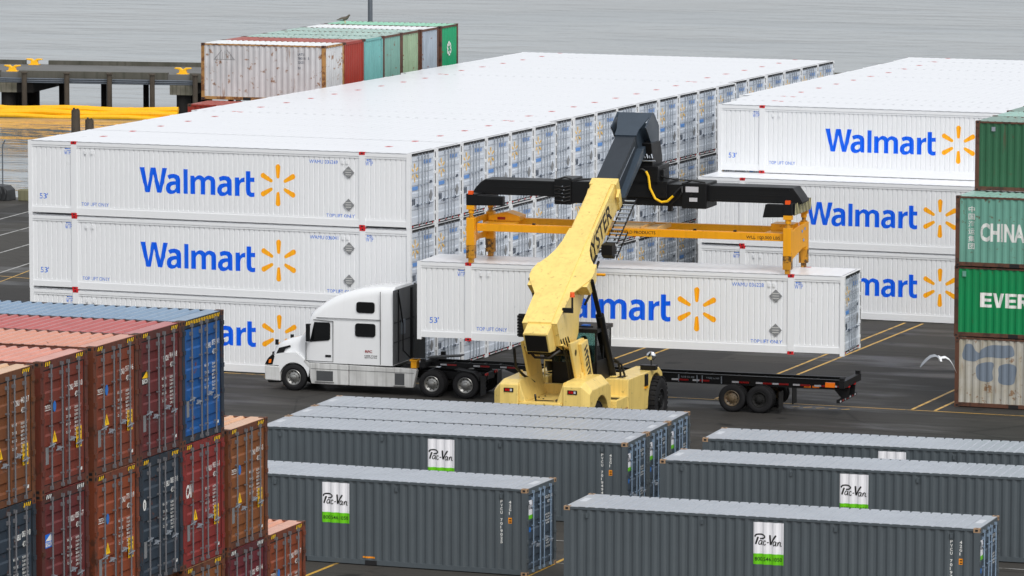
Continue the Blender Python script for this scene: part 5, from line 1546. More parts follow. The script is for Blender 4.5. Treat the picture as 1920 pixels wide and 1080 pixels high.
# boom: outer tube
m = K()
bprism(m, [(0.0, 0.0), (9.60, 0.0), (9.60, -1.02), (0.5, -1.02), (0.0, -0.75)], HC - 0.44, HC + 0.44)
bprism(m, [(9.25, 0.03), (9.64, 0.03), (9.64, -1.08), (9.25, -1.08)], HC - 0.50, HC + 0.50)
ob = part('outer_boom', m, 'machine yellow', rs, bevel=0.02)
m = K(); bprism(m, [(-0.012, -0.06), (0.02, -0.06), (0.02, -0.72), (-0.012, -0.72)], HC - 0.38, HC + 0.38); part('boom_opening', m, 'hose black', ob)
m = K()
half = [(0.60, 0.62), (2.40, 0.66), (3.20, 1.06), (3.45, 1.14), (3.80, 1.14), (4.05, 1.08), (4.60, 0.78), (5.05, 0.62), (5.6, 0.52), (6.4, 0.47)]
btop(m, half + [(s_, -l) for s_, l in reversed(half)], 0.002, 0.04)
part('boom_top_plate', m, 'machine yellow', ob)
m = K(); 
btop(m, [(0.62, -0.42), (0.62, 0.42), (9.2, 0.33), (9.2, -0.33)], 0.04, 0.075)
btop(m, [(0.02, -0.40), (0.60, -0.42), (0.60, 0.42), (0.02, 0.40)], 0.002, 0.02)
part('boom_centre_plate', m, 'machine yellow', ob)
for s_ in (-1, 1):
    m = K(); a, b = sorted((HC + s_ * 0.56, HC + s_ * 0.62))
    bprism(m, [(0.62, -0.0), (5.0, -0.0), (4.6, -0.5), (3.9, -0.95), (3.0, -1.25), (2.6, -1.75), (1.7, -1.95), (0.65, -0.9)], a, b)
    bprism(m, [(0.60, -0.02), (0.66, -0.02), (0.66, -0.9), (0.60, -0.9)], *sorted((HC + s_ * 0.44, HC + s_ * 0.57)))
    bprism(m, [(1.5, -1.02), (2.7, -1.02), (2.6, -1.75), (1.7, -1.95)], *sorted((HC + s_ * 0.30, HC + s_ * 0.57)))
    bprism(m, [(0.62, -0.88), (0.72, -0.88), (1.75, -1.92), (1.68, -1.98)], *sorted((HC + s_ * 0.42, HC + s_ * 0.70)))
    part('boom_side_plate', m, 'machine yellow', ob, bevel=0.012)
    m = K(); a, b = sorted((HC + s_ * 0.62, HC + s_ * 1.08))
    bprism(m, [(2.9, 0.0), (4.3, 0.0), (4.0, -0.5), (3.2, -0.55)], a, b)
    part('cylinder_bracket', m, 'machine yellow', ob, bevel=0.02)
t2 = K(); gl = glyphs('HYSTER', 0.02, 1.0)
k_ = 3.3 / gl[2]
P = [bs(5.15 + x * k_, -0.84 + y * 0.95, HC + 0.444) for x, y in gl[0]]
t2.add(P, gl[1]); part('brand_lettering', t2, 'machine black', ob)
m = K(); bprism(m, [(9.0, -0.35), (9.35, -0.25), (9.35, -0.50), (9.1, -0.60)], HC + 0.50, HC + 0.60); bprism(m, [(9.0, -0.35), (9.35, -0.25), (9.35, -0.50), (9.1, -0.60)], HC - 0.60, HC - 0.50); part('boom_lug', m, 'machine yellow', ob)
# inner boom and head
m = K(); bprism(m, [(9.0, -0.05), (12.6, -0.05), (12.6, -0.86), (9.0, -0.86)], HC - 0.37, HC + 0.38)
ib = part('inner_boom', m, 'boom slate', rs, bevel=0.015)
m = K(); bprism(m, [(9.66, -0.86), (12.4, -0.86), (12.6, -0.60), (12.4, -0.55), (9.66, -0.80)], HC + 0.38, HC + 0.60); bprism(m, [(9.66, -0.86), (13.3, -0.86), (13.3, -1.12), (9.66, -1.12)], HC + 0.38, HC + 0.50); part('boom_rail', m, 'machine slate', ib)
m = K(); bprism(m, [(9.66, -0.30), (12.2, -0.30), (12.2, -0.33), (9.66, -0.33)], HC + 0.385, HC + 0.395); part('boom_scratch_strip', m, 'galvanised steel', ib)
m = K()
btop(m, [(12.5, -0.40), (12.9, -0.42), (14.02, -0.66), (14.02, 0.66), (12.9, 0.42), (12.5, 0.42)], -0.05, 0.0)
for s_ in (-1, 1):
    a, b = sorted((HC + s_ * 0.62, HC + s_ * 0.67))
    m.prism([(0.72, 10.84), (0.95, 10.80), (1.62, 10.30), (1.66, 9.05), (1.2, 8.9), (0.95, 9.05), (0.62, 9.7), (0.05, 10.2), (-0.15, 10.35)], 'x', a, b)
bprism(m, [(12.5, -0.05), (13.2, -0.05), (13.6, -1.0), (12.9, -1.3), (12.5, -0.86)], HC - 0.38, HC + 0.38)
m.box(HC - 0.62, HC + 0.62, 1.35, 1.40, 9.6, 10.4)
head = part('boom_head', m, 'machine slate', rs, bevel=0.01)
m = K()
m.prism([(0.35, 9.75), (1.6, 9.75), (1.9, 9.2), (1.95, 8.3), (0.6, 8.3), (0.55, 9.2)], 'x', HC - 0.55, HC + 0.72)
m.prism([(0.5, 8.9), (2.0, 8.9), (2.1, 8.2), (0.5, 8.2)], 'x', HC - 0.75, HC + 0.95)
m.cyl((HC, 1.3, 7.9), (HC, 1.3, 8.5), 0.62, 24)
m.box(HC + 0.75, HC + 1.05, 0.9, 1.5, 8.25, 8.75)
part('rotator', m, 'machine black', rs, bevel=0.02)
m = K()
for k in range(5):
    m.cyl((HC + 0.35 + 0.09 * k, 0.45, 9.35 - 0.06 * (k % 2)), (HC + 0.40 + 0.09 * k, 0.42, 9.2), 0.025, 6)
m.cyl((HC + 0.3, 0.5, 9.1), (HC + 0.85, 0.5, 9.1), 0.03, 6)
part('rotator_valves', m, 'galvanised steel', rs)
# lift cylinders
for s_ in (-1, 1):
    x = HC + s_ * 1.10
    m = K(); m.cyl((x, -5.75, 1.85), (x, -7.47, 4.40), 0.155, 16); cyl_ = part('lift_cylinder', m, 'machine black', rs, True)
    m = K(); m.cyl((x, -7.45, 4.35), (x, -8.50, 5.72), 0.085, 16); part('cylinder_rod', m, 'machine black', cyl_, True)
    m = K(); m.box(x - 0.22, x + 0.22, -6.1, -5.4, 1.6, 2.1); part('cylinder_mount', m, 'machine yellow', cyl_, bevel=0.02)
    m = K(); m.tube([(x + 0.2, -5.5, 1.6), (x + 0.25, -5.7, 2.2), (x + 0.22, -5.9, 2.6), (x + 0.12, -6.1, 2.7)], 0.04, 6); m.tube([(x + 0.35, -5.6, 1.5), (x + 0.4, -5.7, 2.1), (x + 0.3, -5.8, 2.5), (x + 0.1, -6.0, 2.6)], 0.04, 6)
    part('cylinder_hose', m, 'hose black', cyl_, True)
# energy chain under the boom
ec = K()
def chain(p0, p1, x0, x1, n):
    for x in (x0, x1): ec.beam((x, p0[0], p0[1]), (x, p1[0], p1[1]), 0.04, 0.05)
    for i in range(n):
        t_ = (i + 0.5) / n
        y, z = p0[0] + (p1[0] - p0[0]) * t_, p0[1] + (p1[1] - p0[1]) * t_
        ec.cyl((x0, y, z), (x1, y, z), 0.038, 6, mi=1)
chain((-2.6, 8.00), (-5.1, 6.65), HC + 0.62, HC + 1.02, 11)
chain((-3.9, 6.95), (-5.3, 6.20), HC + 0.72, HC + 1.08, 6)
ec.prism([(-5.6, 6.65), (-5.2, 6.70), (-5.0, 6.30), (-5.3, 6.15), (-5.6, 6.3)], 'x', HC + 0.6, HC + 1.0)
part('energy_chain', ec, ['machine black', 'galvanised steel'], rs)
m = K()
m.tube([(HC + 0.52, -5.9, 6.3), (HC + 0.56, -6.8, 5.9), (HC + 0.62, -7.4, 5.4)], 0.05, 6); m.tube([(HC + 0.62, -6.0, 6.1), (HC + 0.66, -6.9, 5.6), (HC + 0.70, -7.3, 5.1), (HC + 0.66, -7.8, 4.8)], 0.05, 6)
part('boom_hose', m, 'hose black', rs, True)
m = K(); m.cyl((HC + 0.5, -6.6, 5.72), (HC + 1.05, -6.6, 5.72), 0.05, 8); part('boom_step', m, 'frame yellow', rs)
# beacon
m = K(); m.cyl((HC + 0.95, -10.3, 4.95), (HC + 0.95, -10.3, 5.35), 0.035, 8); m.box(HC + 0.6, HC + 0.98, -10.34, -10.26, 4.80, 4.97); bc = part('beacon_post', m, 'machine black', rs)
m = K(); m.cyl((HC + 0.95, -10.3, 5.35), (HC + 0.95, -10.3, 5.52), 0.09, 14, r2=0.075); part('beacon_lens', m, 'beacon orange', bc, True)
m = K()
for k in range(7): m.box(HC - 1.20, HC - 1.00, -9.75, -9.5, 3.86 + k * 0.105, 3.94 + k * 0.105)
m.box(HC - 1.17, HC - 0.90, -9.7, -9.55, 3.82, 4.62); part('cooler', m, 'machine black', rs)
# rail and step on the left
m = K()
for x in (HC - 0.95, HC - 0.55): m.cyl((x, -7.3, 1.75), (x, -7.3, 2.75), 0.025, 8)
m.cyl((HC - 0.95, -7.3, 2.72), (HC - 0.55, -7.3, 2.72), 0.025, 8); m.cyl((HC - 0.95, -7.3, 2.3), (HC - 0.1, -7.3, 2.45), 0.02, 8)
part('handrail', m, 'machine yellow', rs)
m = K(); m.box(HC - 1.0, HC - 0.2, -7.6, -6.4, 1.72, 1.80); part('step_platform', m, 'machine yellow', rs)
# cab
cx0, cx1, cy0, cy1 = HC - 0.55, HC + 1.08, -7.75, -5.95
m = K()
m.box(cx0, cx1, cy0, cy1, 1.80, 2.05)
for x in (cx0, cx1 - 0.07):
    for y in (cy0, -6.9, cy1 - 0.07): m.box(x, x + 0.07, y, y + 0.07, 2.05, 3.85)
m.box(cx0 - 0.04, cx1 + 0.04, cy0 - 0.05, cy1 + 0.10, 3.80, 3.94); m.box(cx0, cx1, cy0, cy0 + 0.05, 2.05, 2.75); m.box(cx1 - 0.05, cx1, cy0, cy1, 2.05, 2.80)
m.box(cx0, cx0 + 0.05, cy0, cy1, 2.05, 2.6)
cabo = part('cab', m, 'machine black', rs, bevel=0.012)
for nm_, a in (('rear', (cx0 + 0.07, cx1 - 0.07, cy0 + 0.02, cy0 + 0.03, 2.75, 3.80)), ('right', (cx1 - 0.03, cx1 - 0.02, cy0 + 0.07, cy1 - 0.07, 2.80, 3.80)), ('front', (cx0 + 0.07, cx1 - 0.07, cy1 - 0.03, cy1 - 0.02, 2.1, 3.80)), ('left', (cx0 + 0.02, cx0 + 0.03, cy0 + 0.07, cy1 - 0.07, 2.6, 3.80))):
    m = K(); m.box(*a); part('window', m, 'cab glass', cabo)
m = K(); m.box(HC + 0.25, HC + 0.75, -7.45, -6.95, 2.05, 2.50); m.box(HC + 0.27, HC + 0.73, -7.55, -7.45, 2.45, 3.05); part('seat', m, 'hose black', cabo, bevel=0.04)
m = K(); m.cyl((HC + 0.5, -6.35, 2.1), (HC + 0.5, -6.55, 2.85), 0.03, 8); m.lathe([(0.17, -0.01), (0.19, 0.0), (0.17, 0.01), (0.15, 0.0), (0.17, -0.01)], (HC + 0.5, -6.57, 2.88), 'z', 16); m.box(HC + 0.82, HC + 0.95, -6.5, -6.4, 3.1, 3.4); part('steering_column', m, 'machine black', cabo)
m = K(); m.box(HC + 0.35, HC + 0.6, -7.2, -6.9, 3.94, 4.00); part('cab_roof_light', m, 'marking blue', cabo)
m = K(); m.cyl((HC - 0.3, -7.6, 4.0), (HC + 0.9, -7.6, 4.0), 0.025, 8); m.box(HC - 0.1, HC + 0.1, -7.66, -7.56, 3.9, 4.04); part('roof_rack', m, 'machine black', cabo)
for x, c_ in ((HC + 0.62, 'reflector white'), (HC + 0.8, 'reflector white'), (HC + 0.9, 'amber lamp')):
    m = K(); m.cyl((x, cy0 - 0.05, 2.55 if c_ != 'amber lamp' else 2.35), (x, cy0, 2.55 if c_ != 'amber lamp' else 2.35), 0.06, 10); part('cab_lamp', m, c_, cabo)
# spreader (black telescopic beam)
m = K()
m.box(5.25, 10.85, 0.62, 1.98, 7.46, 8.26)
m.box(6.8, 9.4, 0.5, 2.1, 7.75, 8.36)
sp = part('spreader_beam', m, 'machine black', rs, bevel=0.02)
for (a, b) in ((5.10, 5.75), (9.92, 10.86)):
    m = K(); m.box(a, b, 0.55, 2.05, 7.40, 8.33); part('spreader_sleeve', m, 'machine black', sp, bevel=0.03)
m = K(); m.box(10.08, 10.56, 0.54, 0.552, 8.00, 8.20); part('panel', m, 'reflector white', sp)
m = K(); m.box(10.22, 10.52, 0.54, 0.552, 7.66, 7.80); part('panel', m, 'reflector white', sp)
m = K()
for x in (5.3, 7.4, 9.2, 10.3): m.cyl((x, 0.5, 7.9), (x, 0.62, 7.9), 0.05, 8)
m.tube([(9.95, 0.5, 8.2), (9.98, 0.42, 8.0), (9.85, 0.42, 7.8), (9.6, 0.5, 7.6), (9.5, 0.55, 7.5)], 0.03, 6); m.tube([(10.0, 0.6, 8.3), (10.3, 0.6, 8.42), (10.8, 0.6, 8.36)], 0.03, 6); m.tube([(5.2, 0.6, 8.3), (5.5, 0.6, 8.40), (5.75, 0.6, 8.34)], 0.03, 6)
m.box(9.35, 9.5, 0.75, 0.95, 7.25, 7.46); m.box(7.3, 7.45, 0.75, 0.95, 7.2, 7.46)
part('spreader_fittings', m, 'hose black', sp)
for k in range(5):
    m = K(); z = 7.55 + 0.13 * k
    m.tube([(5.12, 0.53, z), (5.3, 0.47, z + 0.04 * (k % 2)), (5.5, 0.46, z - 0.03), (5.72, 0.53, z + 0.02)], 0.02, 6); part('cable', m, 'hose black', sp, True)
    m = K(); m.cyl((5.42 + 0.05 * (k % 2), 0.50, z), (5.42 + 0.05 * (k % 2), 0.55, z), 0.022, 8); part('bolt_head', m, 'galvanised steel', sp)
m = K(); m.tube([(5.8, 0.70, 8.27), (6.2, 0.72, 8.33), (6.8, 0.74, 8.40), (7.4, 0.8, 8.50), (7.7, 0.9, 8.6)], 0.03, 6); part('cable', m, 'hose black', sp, True)
m = K(); m.tube([(10.9, 0.9, 8.25), (10.4, 0.85, 8.40), (9.6, 0.8, 8.42), (9.1, 0.85, 8.5), (8.9, 1.0, 8.6)], 0.03, 6); part('cable', m, 'hose black', sp, True)
for xa_, xb_ in ((2.4, 5.1), (10.9, 13.9)):
    m = K(); m.box(xa_, xb_, 0.765, 0.78, 8.14, 8.20); m.box(xa_, xb_, 0.765, 0.78, 7.68, 7.74); m.box(xa_ + 0.3, xb_ - 0.3, 0.770, 0.78, 7.93, 7.95); part('flange', m, 'machine black', sp)
m = K(); m.tube([(8.62, 0.42, 8.72), (8.72, 0.40, 8.55), (8.78, 0.40, 8.12), (8.98, 0.40, 7.74), (9.22, 0.40, 7.62), (9.44, 0.40, 7.66), (9.66, 0.40, 7.86)], 0.045, 8); part('yellow_hose', m, 'yellow label', sp, True)
m = K(); m.tube([(9.66, 0.40, 7.86), (9.75, 0.42, 8.0), (9.95, 0.5, 8.2)], 0.04, 6); m.tube([(8.0, 0.42, 8.70), (8.25, 0.40, 8.80), (8.5, 0.40, 8.80), (8.62, 0.42, 8.72)], 0.035, 6); part('black_hose', m, 'hose black', sp, True)
m = K(); m.prism([(5.2, 7.66), (2.0, 7.66), (1.86, 7.66), (2.02, 7.92), (2.20, 8.10), (2.36, 8.22), (5.2, 8.22)], 'y', 0.78, 1.82); part('telescopic_arm', m, 'machine black', sp, bevel=0.015)
m = K(); m.prism([(10.8, 7.66), (14.3, 7.66), (14.38, 7.72), (14.28, 7.9), (14.02, 8.24), (10.8, 8.24)], 'y', 0.78, 1.82); part('telescopic_arm', m, 'machine black', sp, bevel=0.015)
for xa, xb in ((1.90, 2.32), (13.86, 14.18)):
    m = K(); m.box(xa, xb, -0.02, 2.62, 7.32, 7.74)
    if xa > 5: m.prism([(13.2, 7.7), (13.9, 7.7), (13.9, 7.25), (13.1, 7.22)], 'y', 0.0, 0.3)
    else: m.prism([(2.3, 7.7), (3.3, 7.66), (3.3, 7.34), (2.3, 7.32)], 'y', 0.0, 0.3)
    eb = part('end_beam', m, 'machine black', sp, bevel=0.015)
    m = K(); m.box(xa + 0.08, xa + 0.26, -0.03, 0.1, 7.72, 7.86); part('marker_lamp', m, 'beacon orange', eb)
    if xa > 5:
        zz = K(); zz.box(14.18, 14.22, 0.25, 2.75, 7.30, 7.72, 0)
        for k in range(11):
            y = 0.30 + k * 0.225
            zz.add([(14.224, y, 7.30), (14.224, y + 0.09, 7.30), (14.224, min(2.75, y + 0.20), 7.72), (14.224, min(2.75, y + 0.20) - 0.09, 7.72)], [(0, 1, 2, 3)], 1)
        part('hazard_stripe', zz, ['machine black', 'stripe pale'], eb)
    for y in (0.12, 2.46):
        m = K(); xm = (xa + xb) / 2 if xa > 5 else 2.06
        m.box(xm - 0.15, xm + 0.15, y - 0.13, y + 0.13, 7.16, 7.32); m.cyl((xm, y, 7.02), (xm, y, 7.18), 0.11, 12)
        part('twist_lock', m, 'frame yellow', eb)
freeze(rs)
del rs['_org']

# ------------------------------------------------------------------ yellow lifting frame
lf = thing('lifting_frame', 'yellow lifting frame hanging under the black spreader beam, gripping the container', 'lifting frame', hw(HC, 1.3, 5.2), HA)
OL = (HC, 1.3, 5.2)
def F(): return MB(OL)
m = F(); m.box(2.25, 13.85, 0.20, 0.42, 6.36, 6.62); m.box(2.25, 13.85, 0.23, 0.40, 6.62, 6.64); lb = part('beam', m, 'frame yellow', lf, bevel=0.01)
t2 = F(); text(t2, 'WLL 100,000 LBS', 'front', 12.45, 6.42, 0.196, 0.13, bold=0.005, width=1.25); part('lettering', t2, 'black paint', lb)
t2 = F(); text(t2, 'GREENFIELD PRODUCTS', 'front', 7.30, 6.46, 0.196, 0.11, bold=0.01, width=1.75); part('lettering', t2, 'black paint', lb)
m = F(); m.box(2.25, 13.85, 2.18, 2.40, 6.40, 6.68); part('beam', m, 'frame yellow', lf, bevel=0.01)
m = F(); m.box(6.9, 8.35, 0.45, 2.15, 6.62, 6.66); part('plywood_deck', m, 'plywood', lf)
m = F(); m.box(8.45, 9.1, 0.42, 2.18, 6.55, 6.64); m.box(8.45, 8.49, 0.42, 2.18, 6.64, 6.72); m.box(9.06, 9.1, 0.42, 2.18, 6.64, 6.72); part('cross_channel', m, 'plywood', lf)
m = F()
for x in (4.4, 6.2, 10.5, 12.0): m.box(x - 0.05, x + 0.05, 0.26, 0.36, 6.64, 6.70)
part('bolts', m, 'hose black', lf)
for xa, sg in ((2.06, 1), (14.02, -1)):
    for y, ya, yb in ((0.10, -0.03, 0.24), (2.48, 2.35, 2.62)):
        m = F(); m.box(xa - 0.15, xa + 0.15, ya, yb, 5.85, 6.86); lg_ = part('leg', m, 'frame yellow', lf, bevel=0.012)
        m = F(); m.box(xa - 0.15, xa + 0.15, ya - 0.003, yb + 0.003, 5.36, 5.848); m.box(xa - 0.08, xa + 0.08, ya + 0.03, yb - 0.03, 5.20, 5.36); part('worn_foot', m, 'worn yellow leg', lg_)
        m = F(); m.cyl((xa, y, 6.86), (xa, y, 7.04), 0.075, 10); m.cyl((xa, y, 6.86), (xa, y, 6.90), 0.13, 10); part('lift_post', m, 'worn yellow leg', lg_)
    m = F(); a, b = sorted((xa - sg * 0.15, xa - sg * 0.11))
    if sg < 0:
        m.prism([(0.24, 5.72), (0.24, 6.72), (0.6, 6.80), (1.6, 6.84), (2.35, 6.86), (2.35, 5.98), (1.75, 5.98)], 'x', a, b)
    else:
        m.prism([(0.24, 5.75), (0.24, 5.98), (0.24, 6.15), (2.35, 6.15), (2.35, 5.9), (1.5, 5.95)], 'x', a, b)
        m.prism([(0.24, 6.15), (0.60, 6.15), (0.60, 6.75), (0.24, 6.75)], 'x', a, b); m.prism([(0.95, 6.15), (1.25, 6.15), (1.25, 6.75), (0.95, 6.75)], 'x', a, b); m.prism([(1.95, 6.15), (2.35, 6.15), (2.35, 6.75), (1.95, 6.75)], 'x', a, b)
        m.prism([(0.24, 6.6), (2.35, 6.6), (2.35, 6.8), (0.24, 6.8)], 'x', b, b + 0.04)
    ep = part('end_plate', m, 'frame yellow', lf, bevel=0.008)
    if sg < 0:
        for y, z in ((1.62, 6.62), (2.02, 6.68), (1.84, 6.28)):
            t2 = F(); n = 12; t2.add([(14.175, y + 0.10 * math.cos(2 * math.pi * i / n), z + 0.06 * math.sin(2 * math.pi * i / n) - 0.02) for i in range(n)], [tuple(range(n))]); part('blue_mark', t2, 'door blue faded', ep)
    bxa, bxb = (2.25, 3.45) if sg > 0 else (13.0, 13.85)
    m = F(); m.prism([(bxa, 6.62), (bxb, 6.62), (bxb, 6.80), ((bxa + bxb) / 2 + sg * 0.1, 6.95), (bxa, 6.80)] if sg > 0 else [(bxa, 6.62), (bxb, 6.62), (bxb, 6.84), (bxa, 6.84)], 'y', 1.6, 2.40); part('end_box', m, 'frame yellow', lf, bevel=0.012)
    m = F(); m.box(min(bxa, bxb) - 0.0, bxb, 0.5, 1.5, 6.5, 6.60); part('end_tray', m, 'frame yellow', lf)
t2 = F(); t2.box(2.60, 2.90, 1.59, 1.60, 6.66, 6.76); part('red_label', t2, 'reflector red', lf)

# ------------------------------------------------------------------ driver
def skin_body(name, verts, edges, radii, root, mats, colour, parent=None, sub=1):
    me = bpy.data.meshes.new(name); me.from_pydata(verts, edges, []); me.update()
    o = bpy.data.objects.new(name, me); COL.objects.link(o)
    sk = o.modifiers.new('skin', 'SKIN'); sk.use_smooth_shade = True
    for i, r_ in enumerate(radii):
        v = me.skin_vertices[0].data[i]; v.radius = (r_, r_) if isinstance(r_, (int, float)) else r_; v.use_root = (i == root)
    ss = o.modifiers.new('sub', 'SUBSURF'); ss.levels = sub; ss.render_levels = sub
    dg = bpy.context.evaluated_depsgraph_get()
    m2 = bpy.data.meshes.new_from_object(o.evaluated_get(dg))
    o.modifiers.clear(); o.data = m2
    m2.materials.clear()
    for k in mats: m2.materials.append(M[k])
    for p in m2.polygons:
        p.material_index = colour(p.center); p.use_smooth = True
    if parent: o.parent = parent
    return o
V = [(0, 0, 0), (0, -0.02, 0.22), (0, 0.0, 0.45), (0, 0.02, 0.56), (0, 0.03, 0.66), (0, 0.04, 0.80),
     (0.19, 0.0, 0.46), (0.25, 0.10, 0.22), (0.14, 0.38, 0.26), (0.12, 0.46, 0.28), (-0.19, 0.0, 0.46), (-0.25, 0.10, 0.22), (-0.14, 0.38, 0.26), (-0.12, 0.46, 0.28),
     (0.10, 0.06, -0.02), (0.14, 0.44, 0.02), (0.14, 0.50, -0.36), (0.14, 0.62, -0.40), (-0.10, 0.06, -0.02), (-0.14, 0.44, 0.02), (-0.14, 0.50, -0.36), (-0.14, 0.62, -0.40)]
E_d = [(0, 1), (1, 2), (2, 3), (3, 4), (4, 5), (2, 6), (6, 7), (7, 8), (8, 9), (2, 10), (10, 11), (11, 12), (12, 13), (0, 14), (14, 15), (15, 16), (16, 17), (0, 18), (18, 19), (19, 20), (20, 21)]
rad = [(0.16, 0.13), (0.17, 0.12), (0.17, 0.11), 0.055, 0.09, 0.085, 0.07, 0.055, 0.042, 0.035, 0.07, 0.055, 0.042, 0.035, 0.09, 0.075, 0.055, 0.045, 0.09, 0.075, 0.055, 0.045]
drv = skin_body('person', V, E_d, rad, 0, ['jacket dark', 'skin', 'denim'], lambda c: 1 if c.z > 0.56 or (c.y > 0.40 and c.z > 0.2) else (2 if c.z < 0.02 else 0))
drv.location = hw(HC + 0.42, -7.10, 2.72); drv.rotation_euler = (0, 0, R(HA))
tag(drv, 'driver in dark jacket and green cap seated inside the yellow machine\'s cab', 'person')
m = MB(); m.lathe([(0.105, 0.0), (0.11, 0.04), (0.095, 0.09), (0.05, 0.12), (0.001, 0.125)], (0, 0.03, 0.76), 'z', 16); m.box(-0.07, 0.07, 0.12, 0.21, 0.765, 0.78); part('cap', m, 'cap green', drv, True)

# ------------------------------------------------------------------ pier
pr = thing('pier', 'old concrete and timber pier on piles standing in the water', 'pier', (-74.289, 140.416, 0), 10.1)
m = MB(); m.box(-60, 60, 0.1, 8.3, -0.5, 0.0); part('deck', m, 'pier deck', pr)
for a, b in ((-60, 0.0), (1.39, 12.4), (14.04, 60)):
    m = MB(); m.box(a, b, -0.05, 0.35, -0.52, 0.12); part('edge_beam', m, 'old concrete', pr)
for a, b in ((-60, -0.56), (1.19, 60)):
    m = MB(); m.box(a, b, 8.0, 8.35, -0.3, 0.30); part('far_kerb', m, 'old concrete', pr)
m = MB()
m.prism([(-0.35, -0.36), (-0.43, -0.42), (-0.36, -0.48), (-0.43, -0.56), (-0.36, -0.62), (-0.43, -0.68), (-0.35, -0.72), (-0.28, -0.72), (-0.28, -0.36)], 'x', -60, 14.6); part('guard_rail', m, 'guard rail steel', pr)
for k in range(-6, 9):
    x = 1.99 + 3.15 * k
    m = MB(); m.cyl((x, -0.62, -4.5), (x, -0.62, 0.0), 0.19, 12); m.cyl((x, -0.62, 0.0), (x, -0.62, 0.10), 0.27, 12, r2=0.25); part('fender_pile', m, 'timber', pr, True)
for k in range(-5, 9):
    x = 2.79 + 3.17 * k
    m = MB(); m.cyl((x, 6.0, -5), (x, 6.0, -0.5), 0.21, 10); part('rear_pile', m, 'dark timber', pr, True)
for a, b in ((-0.6, 1.18), (12.5, 14.1), (-13.5, -12)):
    m = MB(); m.box(a, b, 0.2, 8.0, -1.45, -0.5); part('pile_cap', m, 'pale concrete', pr)
    for y in (1.0, 4.0, 7.0):
        m = MB(); m.cyl(((a + b) / 2, y, -5), ((a + b) / 2, y, -1.45), 0.5, 14); part('rear_pile', m, 'dark timber', pr, True)
    m = MB(); m.prism([(0.2, -1.45), (8.0, -1.45), (8.0, -0.5), (0.2, -0.5)], 'x', b, b + 1.2) if a < 5 else m.box(b, b + 0.5, 0.6, 2.0, -1.3, -0.5); part('brace', m, 'dark timber', pr)
def bollard(x, y, z, label):
    u = (math.cos(R(10.1)), math.sin(R(10.1)))
    t = thing('mooring_cleat', label, 'mooring cleat', (-74.289 + u[0] * x - u[1] * y, 140.416 + u[1] * x + u[0] * y, z), 10.1, 'yellow cleats on the pier')
    m = MB(); m.prism([(-0.32, 0), (0.32, 0), (0.28, 0.08), (0.24, 0.28), (0.62, 0.36), (0.58, 0.44), (0.2, 0.44), (0.0, 0.30), (-0.2, 0.44), (-0.58, 0.44), (-0.62, 0.36), (-0.24, 0.28), (-0.28, 0.08)], 'y', -0.16, 0.16)
    part('horn', m, 'bollard yellow', t, bevel=0.04)
    m = MB(); m.box(-0.4, 0.4, -0.25, 0.25, -0.02, 0.04); part('base_plate', m, 'bollard yellow', t)
bollard(0.66, 0.9, 0.02, 'yellow mooring cleat at the near left edge of the pier')
bollard(13.3, 0.9, 0.02, 'yellow mooring cleat near the pale grey container end of the pier')
bollard(0.25, 7.6, 0.02, 'yellow mooring cleat in the gap of the far kerb of the pier')
# floating booms
cu, su_ = math.cos(R(10.1)), math.sin(R(10.1))
for k, (ly, zc, rr_, lb) in enumerate(((-2.3, -2.38, 0.24, 'yellow floating boom in front of the pier, uppermost of the three lying together'), (-2.5, -2.64, 0.24, 'yellow floating boom in front of the pier, middle of the three lying together'), (-2.8, -2.90, 0.18, 'yellow floating boom in front of the pier, lowest of the three, at the waterline'))):
    pts = []
    for i in range(90):
        lx = -12 + i * 0.29
        yy = ly + 0.05 * math.sin(i * 0.35 + k * 2); zz = zc + 0.05 * math.sin(i * 0.23 + k * 1.7) + (0.02 if i % 11 < 1 else 0)
        pts.append((-74.289 + cu * lx - su_ * yy, 140.416 + su_ * lx + cu * yy, zz))
    m = MB(); m.tube(pts, rr_, 10)
    o = part('containment_boom', m, 'boom yellow', None, True)
    tag(o, lb, 'floating boom', 'yellow floating booms lying together in front of the pier')
for x, y, zt, lb in ((-55.55, 115, -0.31, 'weathered timber pile in the dark water, taller left one of the pair'), (-54.75, 115.4, -0.95, 'weathered timber pile in the dark water, shorter right one of the pair')):
    m = MB(); m.cyl((x, y, -5), (x, y, zt), 0.33, 12, r2=0.28)
    for k in range(5): m.cyl((x + 0.2 * math.cos(k * 1.3), y + 0.2 * math.sin(k * 1.3), zt - 0.1), (x + 0.2 * math.cos(k * 1.3), y + 0.2 * math.sin(k * 1.3), zt + 0.06 + 0.05 * (k % 3)), 0.07, 6)
    o = part('timber_pile', m, 'timber', None, True); tag(o, lb, 'pile')
# quay edge bits
for k, (a, b, lb) in enumerate(((-29.9, -27.2, 'lichen-covered concrete block at the quay edge beside the long left block'), (-36.4, -33.6, 'lichen-covered concrete block at the quay edge, far left'))):
    m = MB(); m.box(a, b, 57.0, 57.7, 0, 0.58); o = part('concrete_block', m, 'lichen concrete', None, bevel=0.04); tag(o, lb, 'concrete block')
o = MB(); o.prism([(-31.6, 0), (-30.3, 0), (-30.35, 0.55), (-30.6, 0.75), (-31.2, 0.80), (-31.65, 0.6)], 'y', 56.7, 57.6)
for k in range(5): o.tube([(-31.5 + 0.25 * k, 56.65, 0.7), (-31.4 + 0.25 * k, 56.6, 0.4), (-31.5 + 0.25 * k, 56.62, 0.05)], 0.05, 5)
o = part('tarp_bundle', o, 'tarpaulin', None, bevel=0.06); tag(o, 'dark tarpaulin bundle at the foot of the tall thin post by the quay', 'tarpaulin')
fp = thing('fence_post', 'tall thin bent-top steel post with wires at the quay edge, far left', 'fence post', (-30.77, 57.0, 0))
